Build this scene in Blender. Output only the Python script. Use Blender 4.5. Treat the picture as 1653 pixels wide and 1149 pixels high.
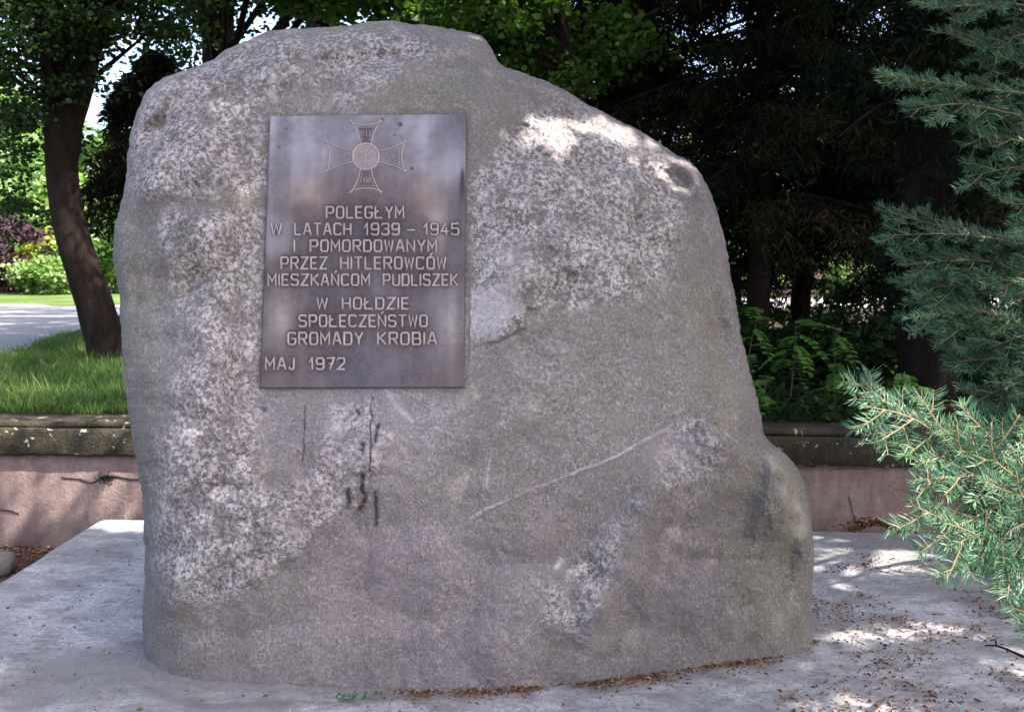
import bpy, math
import numpy as np
from mathutils import Vector

# ---------------------------------------------------------------- camera, sky, sun, exposure
for o in list(bpy.data.objects): bpy.data.objects.remove(o)
S = bpy.context.scene
COL = S.collection
FPX, PITCH, EYE = 1700.0, math.radians(4.85), 1.6
cam_d = bpy.data.cameras.new('camera'); cam = bpy.data.objects.new('camera', cam_d); COL.objects.link(cam)
cam.location = (0, 0, EYE); cam.rotation_euler = (math.pi/2 - PITCH, 0, 0)
cam_d.sensor_width = 36; cam_d.lens = FPX/1653*36; cam_d.clip_start = .05; cam_d.clip_end = 2000
cam_d.dof.use_dof = True; cam_d.dof.focus_distance = 4.0; cam_d.dof.aperture_fstop = 9
S.camera = cam
SUN = np.array([.52, -.34, .78]); SUN = SUN/np.linalg.norm(SUN)
W = bpy.data.worlds.new('World'); S.world = W; W.use_nodes = True
nt = W.node_tree; nt.nodes.clear()
sky = nt.nodes.new('ShaderNodeTexSky'); sky.sky_type = 'NISHITA'; sky.sun_disc = False
sky.sun_elevation = math.asin(SUN[2]); sky.sun_rotation = math.atan2(SUN[0], SUN[1])
sky.air_density = .8; sky.dust_density = 4.0; sky.ozone_density = .6
bg = nt.nodes.new('ShaderNodeBackground'); bg.inputs['Strength'].default_value = .15
wo = nt.nodes.new('ShaderNodeOutputWorld')
nt.links.new(sky.outputs[0], bg.inputs['Color']); nt.links.new(bg.outputs[0], wo.inputs['Surface'])
sd = bpy.data.lights.new('sun', 'SUN'); sd.energy = 4.2; sd.angle = math.radians(.53); sd.color = (1, .95, .88)
so = bpy.data.objects.new('sun', sd); COL.objects.link(so)
so.rotation_euler = Vector(SUN.tolist()).to_track_quat('Z', 'Y').to_euler(); so.location = (20, -10, 30)
vs = S.view_settings; vs.view_transform = 'Standard'; vs.look = 'None'; vs.gamma = 1; vs.use_curve_mapping = False
vs.exposure = 2.32
S.render.engine = 'CYCLES'
S.cycles.max_bounces = 6; S.cycles.diffuse_bounces = 3; S.cycles.glossy_bounces = 2
S.cycles.transmission_bounces = 3; S.cycles.transparent_max_bounces = 4; S.cycles.sample_clamp_indirect = 6
S.cycles.use_denoising = True

# ---------------------------------------------------------------- maths helpers
FW = np.array([0, math.cos(PITCH), -math.sin(PITCH)]); UP = np.array([0, math.sin(PITCH), math.cos(PITCH)]); RT = np.array([1., 0, 0])
CAM = np.array([0, 0, EYE])
def ray(px, py):
    px = np.asarray(px, float); py = np.asarray(py, float)
    a = (px-826.5)/FPX; b = -(py-574.5)/FPX
    return a[..., None]*RT + b[..., None]*UP + FW
def atY(px, py, Y):
    r = ray(px, py); return CAM + r*(np.asarray(Y, float)/r[..., 1])[..., None]
def atZ(px, py, Z):
    r = ray(px, py); return CAM + r*((Z-EYE)/r[..., 2])[..., None]
def unit(v):
    v = np.asarray(v, float); return v/np.maximum(np.linalg.norm(v, axis=-1, keepdims=True), 1e-9)
_pr = np.random.RandomState(3).permutation(256); _perm = np.concatenate([_pr, _pr, _pr])
_rv = np.random.RandomState(4).rand(256)
def vnoise(P):
    P = np.asarray(P, float); i = np.floor(P).astype(int); f = P-i; f = f*f*f*(f*(f*6-15)+10); i = i & 255
    out = 0
    for a in (0, 1):
        wa = f[..., 0] if a else 1-f[..., 0]
        for b in (0, 1):
            wb = f[..., 1] if b else 1-f[..., 1]
            for c in (0, 1):
                wc = f[..., 2] if c else 1-f[..., 2]
                h = _perm[_perm[_perm[(i[..., 0]+a) & 255]+((i[..., 1]+b) & 255)]+((i[..., 2]+c) & 255)]
                out = out + wa*wb*wc*_rv[h]
    return out*2-1
def fbm(P, oct=4, lac=2.03, gain=.5):
    s = 0; a = 1; t = 0
    P = np.asarray(P, float)
    for k in range(oct):
        s = s + a*vnoise(P+17.3*k); t += a; a *= gain; P = P*lac
    return s/t
def sstep(a, b, x):
    t = np.clip((x-a)/(b-a), 0, 1); return t*t*(3-2*t)
def poly_sd(px, py, poly):
    """signed distance (positive inside) to a polygon, all in the same units"""
    poly = np.asarray(poly, float); d = np.full(px.shape, 1e18); ins = np.zeros(px.shape, bool)
    n = len(poly)
    for i in range(n):
        ax, ay = poly[i]; bx, by = poly[(i+1) % n]
        ex, ey = bx-ax, by-ay; wx, wy = px-ax, py-ay
        t = np.clip((wx*ex+wy*ey)/(ex*ex+ey*ey+1e-12), 0, 1)
        d = np.minimum(d, (wx-ex*t)**2+(wy-ey*t)**2)
        c = ((ay > py) != (by > py)); 
        with np.errstate(divide='ignore', invalid='ignore'):
            xi = ax+(py-ay)*ex/(ey if ey != 0 else 1e-9)
        ins ^= c & (px < xi)
    d = np.sqrt(d); return np.where(ins, d, -d)
def line_d(px, py, pts):
    d = np.full(px.shape, 1e18)
    for (ax, ay), (bx, by) in zip(pts[:-1], pts[1:]):
        ex, ey = bx-ax, by-ay; t = np.clip(((px-ax)*ex+(py-ay)*ey)/(ex*ex+ey*ey+1e-12), 0, 1)
        d = np.minimum(d, (px-ax-ex*t)**2+(py-ay-ey*t)**2)
    return np.sqrt(d)

# ---------------------------------------------------------------- mesh helpers
def mk_mesh(name, V, F, smooth=False, attrs=None, cols=None):
    """V (n,3); F an (m,k) array or a list of such arrays"""
    me = bpy.data.meshes.new(name); V = np.asarray(V, np.float32)
    Fs = F if isinstance(F, list) else [F]
    Fs = [np.asarray(f, np.int32) for f in Fs if len(f)]
    me.vertices.add(len(V)); me.vertices.foreach_set('co', V.ravel())
    idx = np.concatenate([f.ravel() for f in Fs]); tot = np.concatenate([np.full(len(f), f.shape[1], np.int32) for f in Fs])
    me.loops.add(len(idx)); me.loops.foreach_set('vertex_index', idx)
    me.polygons.add(len(tot)); st = np.concatenate([[0], np.cumsum(tot)[:-1]]).astype(np.int32)
    me.polygons.foreach_set('loop_start', st); me.polygons.foreach_set('loop_total', tot)
    if smooth: me.polygons.foreach_set('use_smooth', np.ones(len(tot), bool))
    for k, a in (attrs or {}).items():
        at = me.attributes.new(k, 'FLOAT', 'POINT'); at.data.foreach_set('value', np.asarray(a, np.float32))
    for k, a in (cols or {}).items():
        at = me.attributes.new(k, 'FLOAT_COLOR', 'POINT'); a = np.asarray(a, np.float32)
        if a.shape[1] == 3: a = np.concatenate([a, np.ones((len(a), 1), np.float32)], 1)
        at.data.foreach_set('color', a.ravel())
    me.update(calc_edges=True); me.validate(); return me
def link(name, me, mat=None, parent=None, kind=None):
    o = bpy.data.objects.new(name, me); COL.objects.link(o)
    if mat is not None and len(me.materials) == 0: me.materials.append(mat)
    if parent is not None: o.parent = parent
    if kind: o['kind'] = kind
    return o
def tag(o, label, cat, group=None):
    o['label'] = label; o['category'] = cat
    if group: o['group'] = group
    return o
def empty(name, loc, label, cat, group=None):
    o = bpy.data.objects.new(name, None); o.location = loc; o.empty_display_size = .2; COL.objects.link(o)
    return tag(o, label, cat, group)
class MB:
    def __init__(s): s.V = []; s.F = {}; s.n = 0; s.A = []
    def add(s, V, F, a=None):
        V = np.asarray(V, float); s.V.append(V)
        for f in (F if isinstance(F, list) else [F]):
            f = np.asarray(f)
            if len(f): s.F.setdefault(f.shape[1], []).append(f+s.n)
        s.A.append(np.full(len(V), .5) if a is None else np.broadcast_to(a, (len(V),))); s.n += len(V)
    def mesh(s, name, smooth=False, attr='tint', origin=(0, 0, 0)):
        return mk_mesh(name, np.concatenate(s.V)-np.asarray(origin), [np.concatenate(f) for f in s.F.values()], smooth, {attr: np.concatenate(s.A)})
def tube(path, rad, n=8, cap=True, wob=0, seed=0, square=1.0):
    path = np.asarray(path, float); m = len(path); rad = np.broadcast_to(np.asarray(rad, float), (m,))
    t = np.gradient(path, axis=0); t = unit(t)
    ref = np.array([0, 0, 1.]) if abs(t[0, 2]) < .8 else np.array([0, 1., 0])
    u = np.zeros((m, 3)); u[0] = unit(np.cross(t[0], ref))
    for i in range(1, m):
        w = u[i-1]-t[i]*np.dot(u[i-1], t[i]); u[i] = unit(w)
    v = np.cross(t, u); a = np.arange(n)/n*2*math.pi
    ring = np.cos(a)[None, :, None]*u[:, None]+np.sin(a)[None, :, None]*v[:, None]
    r = rad[:, None]*np.ones((m, n))
    if wob:
        sm = fbm(np.concatenate([path[:, None]*.8/np.maximum(rad[:, None, None], .02)*.3+ring*1.7+seed], 0), 3); r = r*(1+wob*sm)
    V = (path[:, None]+ring*r[..., None]).reshape(-1, 3)
    i = np.arange(m-1)[:, None]*n; j = np.arange(n)[None]; k = (j+1) % n
    F = np.stack([i+j, i+k, i+n+k, i+n+j], -1).reshape(-1, 4)
    if cap: 
        V = np.concatenate([V, path[:1], path[-1:]]); b = m*n
        j = np.arange(n); k = (j+1) % n
        T = np.concatenate([np.stack([k, j, np.full(n, b)], -1), np.stack([(m-1)*n+j, (m-1)*n+k, np.full(n, b+1)], -1)])
        return V, [F, T]
    return V, [F]
def smooth_path(pts, n):
    pts = np.asarray(pts, float)
    P = np.concatenate([2*pts[:1]-pts[1:2], pts, 2*pts[-1:]-pts[-2:-1]]); out = []
    m = len(pts)-1
    for s in np.linspace(0, m, n):
        i = min(int(s), m-1); t = s-i; p0, p1, p2, p3 = P[i:i+4]
        out.append(.5*((2*p1)+(p2-p0)*t+(2*p0-5*p1+4*p2-p3)*t*t+(-p0+3*p1-3*p2+p3)*t**3))
    return np.array(out)
def box_vf(x0, x1, y0, y1, z0, z1):
    V = np.array([[x, y, z] for z in (z0, z1) for y in (y0, y1) for x in (x0, x1)], float)
    F = np.array([[0, 2, 3, 1], [4, 5, 7, 6], [0, 1, 5, 4], [2, 6, 7, 3], [0, 4, 6, 2], [1, 3, 7, 5]])
    return V, F

# ---------------------------------------------------------------- material helpers
class M:
    def __init__(s, name, rough=.8, spec=.3):
        s.m = bpy.data.materials.new(name); s.m.use_nodes = True; s.t = s.m.node_tree; s.t.nodes.clear()
        s.out = s.n('ShaderNodeOutputMaterial'); s.b = s.n('ShaderNodeBsdfPrincipled')
        s.t.links.new(s.b.outputs[0], s.out.inputs['Surface'])
        s.b.inputs['Roughness'].default_value = rough; s.b.inputs['Specular IOR Level'].default_value = spec
    def n(s, ty, **kw):
        x = s.t.nodes.new(ty)
        for k, v in kw.items(): setattr(x, k, v)
        return x
    def put(s, sock, v):
        if isinstance(v, bpy.types.NodeSocket): s.t.links.new(v, sock)
        elif v is not None:
            if isinstance(v, (tuple, list)) and len(v) == 3 and len(sock.default_value) == 4: v = (*v, 1)
            sock.default_value = v
    def co(s, scale=(1, 1, 1)):
        c = s.n('ShaderNodeTexCoord'); 
        if scale == (1, 1, 1): return c.outputs['Object']
        m = s.n('ShaderNodeMapping'); s.put(m.inputs['Vector'], c.outputs['Object']); m.inputs['Scale'].default_value = scale
        return m.outputs[0]
    def noise(s, scale, detail=4, rough=.55, co=None, dist=0):
        x = s.n('ShaderNodeTexNoise'); s.put(x.inputs['Vector'], co if co is not None else s.co()); x.inputs['Scale'].default_value = scale
        x.inputs['Detail'].default_value = detail; x.inputs['Roughness'].default_value = rough; x.inputs['Distortion'].default_value = dist
        return x.outputs['Fac']
    def voro(s, scale, feature='F1', co=None, out='Distance'):
        x = s.n('ShaderNodeTexVoronoi', feature=feature); s.put(x.inputs['Vector'], co if co is not None else s.co()); x.inputs['Scale'].default_value = scale
        return x.outputs[out]
    def ramp(s, f, stops, smooth=False):
        x = s.n('ShaderNodeValToRGB'); s.put(x.inputs[0], f); e = x.color_ramp.elements
        if smooth: x.color_ramp.interpolation = 'EASE'
        while len(e) < len(stops): e.new(.5)
        for el, (p, c) in zip(e, stops):
            el.position = p; el.color = (*c, 1) if isinstance(c, (tuple, list)) else (c, c, c, 1)
        return x.outputs[0]
    def mix(s, f, a, b, mode='MIX'):
        x = s.n('ShaderNodeMix', data_type='RGBA', blend_type=mode); s.put(x.inputs[0], f); s.put(x.inputs[6], a); s.put(x.inputs[7], b)
        return x.outputs[2]
    def math(s, op, a, b=0., clamp=False):
        x = s.n('ShaderNodeMath', operation=op, use_clamp=clamp); s.put(x.inputs[0], a); s.put(x.inputs[1], b); return x.outputs[0]
    def attr(s, name, out='Fac'):
        x = s.n('ShaderNodeAttribute', attribute_name=name); return x.outputs[out]
    def bump(s, h, dist=.01, strength=1, prev=None):
        x = s.n('ShaderNodeBump'); s.put(x.inputs['Height'], h); x.inputs['Distance'].default_value = dist; x.inputs['Strength'].default_value = strength
        if prev is not None: s.put(x.inputs['Normal'], prev)
        s.put(s.b.inputs['Normal'], x.outputs[0]); return x.outputs[0]
    def col(s, c): s.put(s.b.inputs['Base Color'], c); return s
    def sepz(s, out='Z'):
        x = s.n('ShaderNodeSeparateXYZ'); s.put(x.inputs[0], s.co()); return x.outputs[out]

def leaf_mat(name, dark, mid, light, transl=.35, rough=.5, spec=.25, tcol=None):
    m = M(name, rough, spec)
    c = m.ramp(m.attr('tint'), [(0, dark), (.5, mid), (1, light)]); m.col(c)
    tr = m.n('ShaderNodeBsdfTranslucent'); 
    m.put(tr.inputs['Color'], m.mix(1., c, tcol or (1.6, 1.9, .55), 'MULTIPLY'))
    mx = m.n('ShaderNodeMixShader'); mx.inputs[0].default_value = transl
    m.t.links.new(m.b.outputs[0], mx.inputs[1]); m.t.links.new(tr.outputs[0], mx.inputs[2]); m.t.links.new(mx.outputs[0], m.out.inputs['Surface'])
    return m.m

# ================================================================= BOULDER
# ---- material
m = M('granite', .82, .35)
co = m.co()
warp = m.noise(7, 3, .6)
rough_z = m.attr('rough'); green = m.attr('green'); pale = m.attr('pale'); stain = m.attr('stain'); tone = m.attr('tone')
fine = m.noise(150, 3, .7); big = m.noise(3.2, 5, .6)
rough_z = m.math('ADD', rough_z, m.math('MULTIPLY', m.math('SUBTRACT', m.noise(17, 6, .75), .5), .9), True)
base = m.mix(m.ramp(big, [(.3, 0), (.7, 1)]), (.142, .128, .126), (.192, .176, .174))
base = m.mix(m.ramp(m.noise(14, 6, .7), [(.42, 0), (.60, 1)]), base, (.168, .151, .156))
base = m.mix(m.math('MULTIPLY', green, m.ramp(m.noise(5, 6, .7), [(.35, .2), (.62, 1)]), True), base, (.126, .122, .088))
sp = m.ramp(m.noise(80, 5, .85), [(.515, 0), (.585, 1)])
base = m.mix(m.math('MULTIPLY', sp, m.ramp(m.noise(8, 4, .6), [(.35, .35), (.65, .9)])), base, (.31, .29, .31))
dk = m.ramp(m.noise(105, 4, .8, co=m.co((1.3, 1, .8))), [(.39, 1), (.46, 0)])
base = m.mix(m.math('MULTIPLY', dk, .65), base, (.045, .04, .038))
sq = m.n('ShaderNodeTexNoise'); m.put(sq.inputs['Vector'], co); sq.inputs['Scale'].default_value = 54; sq.inputs['Detail'].default_value = 8; sq.inputs['Roughness'].default_value = .8; sq.inputs['Distortion'].default_value = .3
rid = m.ramp(sq.outputs['Fac'], [(.465, 0), (.52, .7), (.57, 1)])
rz = m.math('MULTIPLY', m.math('MULTIPLY', rid, m.ramp(m.noise(11, 6, .7), [(.36, .15), (.54, 1)])), m.ramp(rough_z, [(.18, 0), (.75, 1)]), True)
base = m.mix(m.math('MULTIPLY', rz, .95), base, (.62, .58, .585))
pits = m.ramp(m.noise(58, 6, .75, dist=.4), [(.38, 1), (.46, 0)])
base = m.mix(m.math('MULTIPLY', m.math('MULTIPLY', pits, rough_z), .65), base, (.075, .07, .055))
base = m.mix(m.math('MULTIPLY', pale, m.ramp(m.noise(60, 5, .75), [(.36, .3), (.56, 1)]), True), base, (.50, .46, .48))
base = m.mix(m.math('MULTIPLY', stain, m.ramp(m.noise(60, 4, .75), [(.34, .4), (.50, 1)]), True), base, (.030, .020, .020))
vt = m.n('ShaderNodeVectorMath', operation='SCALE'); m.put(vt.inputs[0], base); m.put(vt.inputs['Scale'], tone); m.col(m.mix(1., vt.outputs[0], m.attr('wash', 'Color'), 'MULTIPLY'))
h = m.math('ADD', m.math('MULTIPLY', sq.outputs['Fac'], m.math('ADD', m.math('MULTIPLY', rough_z, 1.1), .35)), m.math('MULTIPLY', fine, .25))
m.bump(h, .018, 1.0)
MAT_ROCK = m.m
# ---- outline seen from the front
OUT = [(236,1085),(232,1045),(229,1000),(233,955),(234,900),(233,840),(230,800),(224,760),(216,720),(210,680),(204,640),(200,600),(197,560),(195,520),(194,480),(187,450),(183,415),(183,380),(190,345),(200,312),(205,280),(206,245),(213,205),(224,175),(234,150),(246,138),(264,127),(300,113),(330,103),(347,96),(362,83),(384,72),(403,64),(432,50),(470,48),(520,45),(560,42),(590,37),(625,33),(660,38),(700,43),(740,50),(768,54),(782,62),(792,76),(803,98),(815,108),(840,118),(870,126),(910,145),(950,170),(1000,196),(1050,221),(1085,246),(1115,262),(1133,282),(1148,315),(1158,345),(1168,375),(1174,410),(1182,460),(1190,505),(1197,545),(1208,590),(1220,635),(1228,670),(1232,700),(1244,716),(1264,728),(1284,750),(1298,778),(1306,810),(1311,850),(1314,890),(1313,930),(1309,975),(1307,1015),(1311,1055),
       (1316,1160),(1310,1300),(1240,1400),(760,1430),(330,1400),(240,1300),(228,1180)]
OUT = np.array(OUT, float); CC = np.array([700., 640.])
_ang = np.unwrap(np.arctan2(OUT[:, 1]-CC[1], OUT[:, 0]-CC[0])); _r = np.hypot(*(OUT-CC).T)
_o = np.argsort(_ang); _ang = _ang[_o]; _r = _r[_o]
def out_r(th):
    th = _ang[0]+(th-_ang[0]) % (2*math.pi)
    return np.interp(th, np.append(_ang, _ang[0]+2*math.pi), np.append(_r, _r[0]))
NA, NT = 1300, 330
th = np.arange(NA)/NA*2*math.pi
R = out_r(th); 
ker = np.array([1, 3, 4, 3, 1.]); ker /= ker.sum(); R = sum(np.roll(R, k-2)*ker[k] for k in range(5))
R = R+2.2*fbm(np.stack([np.cos(th)*30, np.sin(th)*30, th*0], -1), 4)+1.2*fbm(np.stack([np.cos(th)*110, np.sin(th)*110, th*0+5], -1), 2)
tt = np.linspace(0.004, 1, NT)**.82; tt[-1] = 1
PX = CC[0]+np.outer(tt, R*np.cos(th)); PY = CC[1]+np.outer(tt, R*np.sin(th)); TT = np.outer(tt, np.ones(NA))
def on_plane(px, py, a, b, c):       # Y = a + b*z + c*x
    r = ray(px, py); s = (a+b*EYE)/(r[..., 1]-b*r[..., 2]-c*r[..., 0]); return (CAM+r*s[..., None])
SL = .235
PM = on_plane(PX, PY, 4.16, SL, .055)
Ym = PM[..., 1]
TH = np.outer(np.ones(NT), th)
# sharper shoulder left, rounder shoulder right
pw = 4.2 - 1.3*np.clip(np.cos(TH), 0, 1)**1.5*sstep(300, 700, PY) + .8*np.clip(-np.cos(TH), 0, 1)
Dp = .40+.03*fbm(np.stack([np.cos(TH)*1.5, np.sin(TH)*1.5, TT], -1), 2)
prof = np.maximum(1-TT**pw, 0)**(1/pw*1.25)
Y = Ym-Dp*prof
P0 = atY(PX, PY, Y)
wx = PX+14*fbm(P0*3.1, 3); wy = PY+14*fbm(P0*3.1+9, 3)           # warped photo-like surface coordinates
# zones of the stone
zA = [(205,230),(250,135),(420,60),(620,45),(740,80),(560,170),(440,180),(438,360),(420,640),(430,790),(560,820),(505,875),(380,960),(270,985),(240,900),(250,700),(280,560),(240,340),(205,300)]
zB = [(752,300),(790,240),(860,175),(930,165),(1010,220),(1090,270),(1120,330),(1095,400),(1075,450),(1000,490),(940,500),(850,500),(845,530),(800,548),(752,556)]
zC = [(1180,640),(1210,700),(1160,760),(1075,800),(1010,860),(985,930),(940,1040),(850,1040),(880,940),(960,860),(1060,750),(1080,690)]
zD = [(530,650),(600,640),(640,700),(600,800),(560,850),(470,860),(440,800),(500,740)]
sA = poly_sd(wx, wy, zA); sB = poly_sd(wx, wy, zB); sC = poly_sd(wx, wy, zC); sD = poly_sd(wx, wy, zD)
rgh = np.clip(sstep(-34, 36, sA)*(.80+.45*fbm(P0*2.2, 3)), 0, 1)
rgh = np.maximum(rgh, (sstep(-4, 14, sB)*sstep(900, 840, wx)+sstep(-40, 40, sB)*sstep(840, 900, wx))*(.85+.3*fbm(P0*2.5+3, 3)))
rgh = np.maximum(rgh, sstep(-26, 26, sC)*.7*np.clip(.8+1.2*fbm(P0*6, 3), 0, 1))
rgh = np.maximum(rgh, sstep(-22, 26, sD)*.62)
crease1 = np.exp(-(line_d(wx, wy, [(225,345),(300,335),(360,330),(432,322)])/16)**2)
crease2 = np.exp(-(line_d(wx, wy, [(440,172),(520,150),(590,118),(680,108),(740,120)])/22)**2)
vgap = np.exp(-(line_d(wx, wy, [(505,60),(500,110),(480,175)])/16)**2)
smooth_left = sstep(0, 40, poly_sd(wx, wy, [(180,330),(245,335),(300,430),(290,560),(240,620),(240,760),(190,700)]))
rgh = rgh*(1-.75*crease1)*(1-.45*crease2)*(1-.6*vgap)*(1-.75*smooth_left)
rgh = np.clip(np.maximum(rgh, .16+.30*fbm(P0*4.5+8, 4)), 0, 1)
# relief
dY = np.zeros_like(Y)
dY -= .036*sstep(-3, 4, sB)*sstep(885, 845, wx)*sstep(380, 480, wy) + .010*sstep(-40, 60, sB)      # scab right of the plaque, sharp lower rim
dY -= .012*sstep(-10, 12, sA)
dY += .018*crease1+.014*crease2+.014*vgap
ridge = line_d(wx, wy, [(1190,640),(1120,720),(1060,800),(1010,870),(975,950),(940,1080)])
side = poly_sd(wx, wy, [(1190,640),(1120,720),(1060,800),(1010,870),(975,950),(940,1080),(940,1500),(1500,1500),(1500,640)])
dY -= .052*np.exp(-(ridge/30)**2)*(.8+.8*fbm(P0*7+2, 3))
dY += (.022*fbm(P0*11+6, 4))*sstep(-10, 60, side)*sstep(640, 720, wy)*sstep(1120, 900, wy)
dY += .075*sstep(-8, 120, side)*(1-sstep(1200, 1290, wx))*sstep(620, 720, wy)
dY += .020*sstep(0, 60, poly_sd(wx, wy, [(1140,800),(1180,760),(1250,790),(1180,900),(1130,930)]))
dY -= .05*np.exp(-(((wx-1262)/38)**2+((wy-800)/70)**2))
dY += .02*fbm(P0*16, 4)*sstep(1180, 1250, wx)*sstep(690, 740, wy)*sstep(960, 880, wy)
dY += .034*np.exp(-(line_d(wx, wy, [(1232,700),(1215,780),(1190,860)])/26)**2)
dY += .030*smooth_left
dY -= .03*np.exp(-(line_d(wx, wy, [(262,920),(272,1000),(290,1060)])/26)**2)
low = poly_sd(wx, wy, [(565,840),(505,880),(430,975),(300,1010),(300,1200),(1000,1200),(940,1040),(850,1000),(800,850),(700,780)])
dY += .008*sstep(-20, 45, low)
dY +=   .045*fbm(P0*np.array([1.3, 1, 1.6]), 3)+.012*fbm(P0*5, 3)+.007*fbm(P0*np.array([9, 9, 13.]), 3)*(.5+rgh)
dY += (.0035+.0115*rgh)*fbm(P0*np.array([22, 22, 26.]), 4)+(.0008+.0032*rgh)*fbm(P0*85, 3)
def scallop(P, n, R, aj, seed, sc=(1, 1, 1)):
    r_ = np.random.RandomState(seed); lo = P.reshape(-1, 3).min(0); hi = P.reshape(-1, 3).max(0)
    Q = P.reshape(-1, 3)[r_.randint(0, P.size//3, n*3)]; Q = Q[(Q[:, 2] > -.2)][:n].astype(np.float32)*np.array(sc, np.float32); a = (r_.rand(len(Q))*aj).astype(np.float32)
    X_ = (P.reshape(-1, 3)*np.array(sc)).astype(np.float32); out = np.empty(len(X_), np.float32); c2 = (Q**2).sum(1)
    for i in range(0, len(X_), 40000):
        x_ = X_[i:i+40000]; out[i:i+40000] = ((((x_**2).sum(1)[:, None]+c2-2*x_@Q.T)/(2*R))+a).min(1)
    return out.reshape(P.shape[:-1])
Pw = P0+.035*np.stack([fbm(P0*5, 3), fbm(P0*5+31, 3), fbm(P0*5+57, 3)], -1)
big_s = scallop(Pw, 46, .62, .020, 5, (1, 1, 1.25)); med_s = scallop(Pw+.012*np.stack([fbm(P0*22, 2)]*3, -1), 420, .20, .005, 6, (1, 1, 1.3))
dY += .38*(big_s-big_s.mean())*(1-.35*sstep(950, 1060, wy))*(1-.5*sstep(0, 60, poly_sd(wx, wy, [(760,560),(1190,520),(1200,640),(900,900),(640,960),(600,660)])))
dY += (.25+.7*rgh)*(med_s-med_s.mean())
cav = np.clip((med_s-np.median(med_s))/.004, -1, 1)
diag = line_d(PX+3*fbm(P0*12, 2), PY+3*fbm(P0*12+3, 2), [(757,836),(800,816),(860,790),(940,757),(1000,733),(1050,706),(1086,684)])
dY -= .003*np.exp(-(diag/4)**2)
# the bed ground flat for the plaque
PLU, PLV = np.array([0.99958927, -0.02795991, 0.00628802]), np.array([5.347e-04, 2.37572579e-01, 9.71369643e-01])
PLV = unit(PLV-PLU*np.dot(PLU, PLV)); PLW = np.cross(PLU, PLV)                   # PLW points away from the camera or to it
if PLW[1] > 0: PLW = -PLW
PL0 = np.array([-0.97177633, 4.03101346, 1.13463065]); PLW_, PLH_ = .7878, 1.0990
rr = ray(PX, PY); tpl = ((PL0-CAM)@PLW)/(rr@PLW); Ypl = (CAM+rr*tpl[..., None])[..., 1]
dpl = poly_sd(PX, PY, [(419,625),(749.5,626),(751.5,183.5),(436,187.5)])
kp = sstep(-95, -6, dpl)
far = .016+.004*fbm(P0*9, 3)+ .006*sstep(-6, -60, dpl)
Yn = Y+dY*sstep(1.0, .93, TT)
Yn = Yn*(1-kp)+(Ypl+far+dY*.12)*kp
Yn = np.where(dpl > -8, np.maximum(Yn, Ypl+.012), Yn)
# set the front foot of the stone on its contact line
CL = np.array([(225,1074),(236,1078),(260,1092),(330,1106),(450,1112),(600,1119),(720,1119),(850,1114),(950,1106),(1050,1094),(1150,1078),(1250,1064),(1312,1053),(1330,1052)], float)
for _ in range(3):
    Pf = atY(PX, PY, Yn); sel = (np.abs(Pf[..., 2]) < .02) & (TT < .995)
    bx = np.linspace(225, 1325, 45); yt = atZ(bx, np.interp(bx, CL[:, 0], CL[:, 1]), 0.)[:, 1]
    qx = PX[sel]; qy = Yn[sel]; yc = np.array([np.median(qy[np.abs(qx-b) < 22]) if (np.abs(qx-b) < 22).any() else np.nan for b in bx])
    ok = ~np.isnan(yc); dl_ = np.interp(PX, bx[ok], (yt-yc)[ok])
    Yn = Yn+np.clip(dl_, -.4, .5)*sstep(560, 1090, PY)**1.5
Pf = atY(PX, PY, Yn)
# attributes
gr = np.clip(.5+1.1*fbm(P0*1.7+4, 4), 0, 1)
gr = np.maximum(gr*.8, sstep(0, 40, poly_sd(wx, wy, [(480,180),(560,150),(700,100),(790,150),(760,190)]))*.9)
gr = np.maximum(gr, sstep(-20, 60, poly_sd(wx, wy, [(760,560),(1000,520),(1190,480),(1230,720),(1100,900),(860,830),(760,760)]))*.75)
gr = np.maximum(gr, sstep(-10, 50, poly_sd(wx, wy, [(1190,700),(1330,780),(1330,1060),(1180,1060),(1130,900)]))*.95)
gr = np.maximum(gr, sstep(-10, 40, poly_sd(wx, wy, [(180,330),(250,340),(280,560),(250,900),(300,1060),(225,1060),(180,500)]))*.85)
gr = gr*(1-.75*sstep(0, 60, low))
lich = np.exp(-(line_d(wx, wy, [(1245,745),(1275,780),(1292,815),(1298,860)])/13)**2)
pale_ = .95*sstep(-5, 25, poly_sd(wx, wy, [(752,470),(830,440),(850,500),(800,548),(752,552)]))+.5*np.exp(-(((wx-830)/40)**2+((wy-425)/28)**2))
pale_ = np.maximum(pale_, .8*np.exp(-(diag/1.5)**2)*np.clip(.75+1.6*fbm(P0*16, 3), 0, 1))
pale_ = np.maximum(pale_, .5*np.exp(-(line_d(PX, PY, [(793,735),(788,760),(785,785)])/1.8)**2))
pale_ = np.maximum(pale_, np.exp(-(line_d(PX, PY, [(898,915),(906,904)])/4.5)**2))
pale_ = np.maximum(pale_, .7*np.exp(-(line_d(PX, PY, [(508,932),(530,942),(560,955),(600,975),(640,990)])/3)**2)*np.clip(.3+2*fbm(P0*20, 2), 0, 1))
pale_ = np.maximum(pale_, .7*np.exp(-(((wx-475)/22)**2+((wy-855)/12)**2)))
pale_ = np.maximum(pale_, .75*np.exp(-(((wx-540)/14)**2+((wy-688)/14)**2)))
pale_ = np.maximum(pale_, .35*np.exp(-(line_d(PX, PY, [(625,632),(640,655),(665,680)])/4)**2))
pale_ = np.maximum(pale_, .5*np.exp(-(((wx-1095)/30)**2+((wy-730)/24)**2)))
pale_ = np.maximum(pale_, lich*np.clip(.45+1.3*fbm(P0*9, 3), 0, .9))
st = np.zeros_like(Y)
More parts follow.
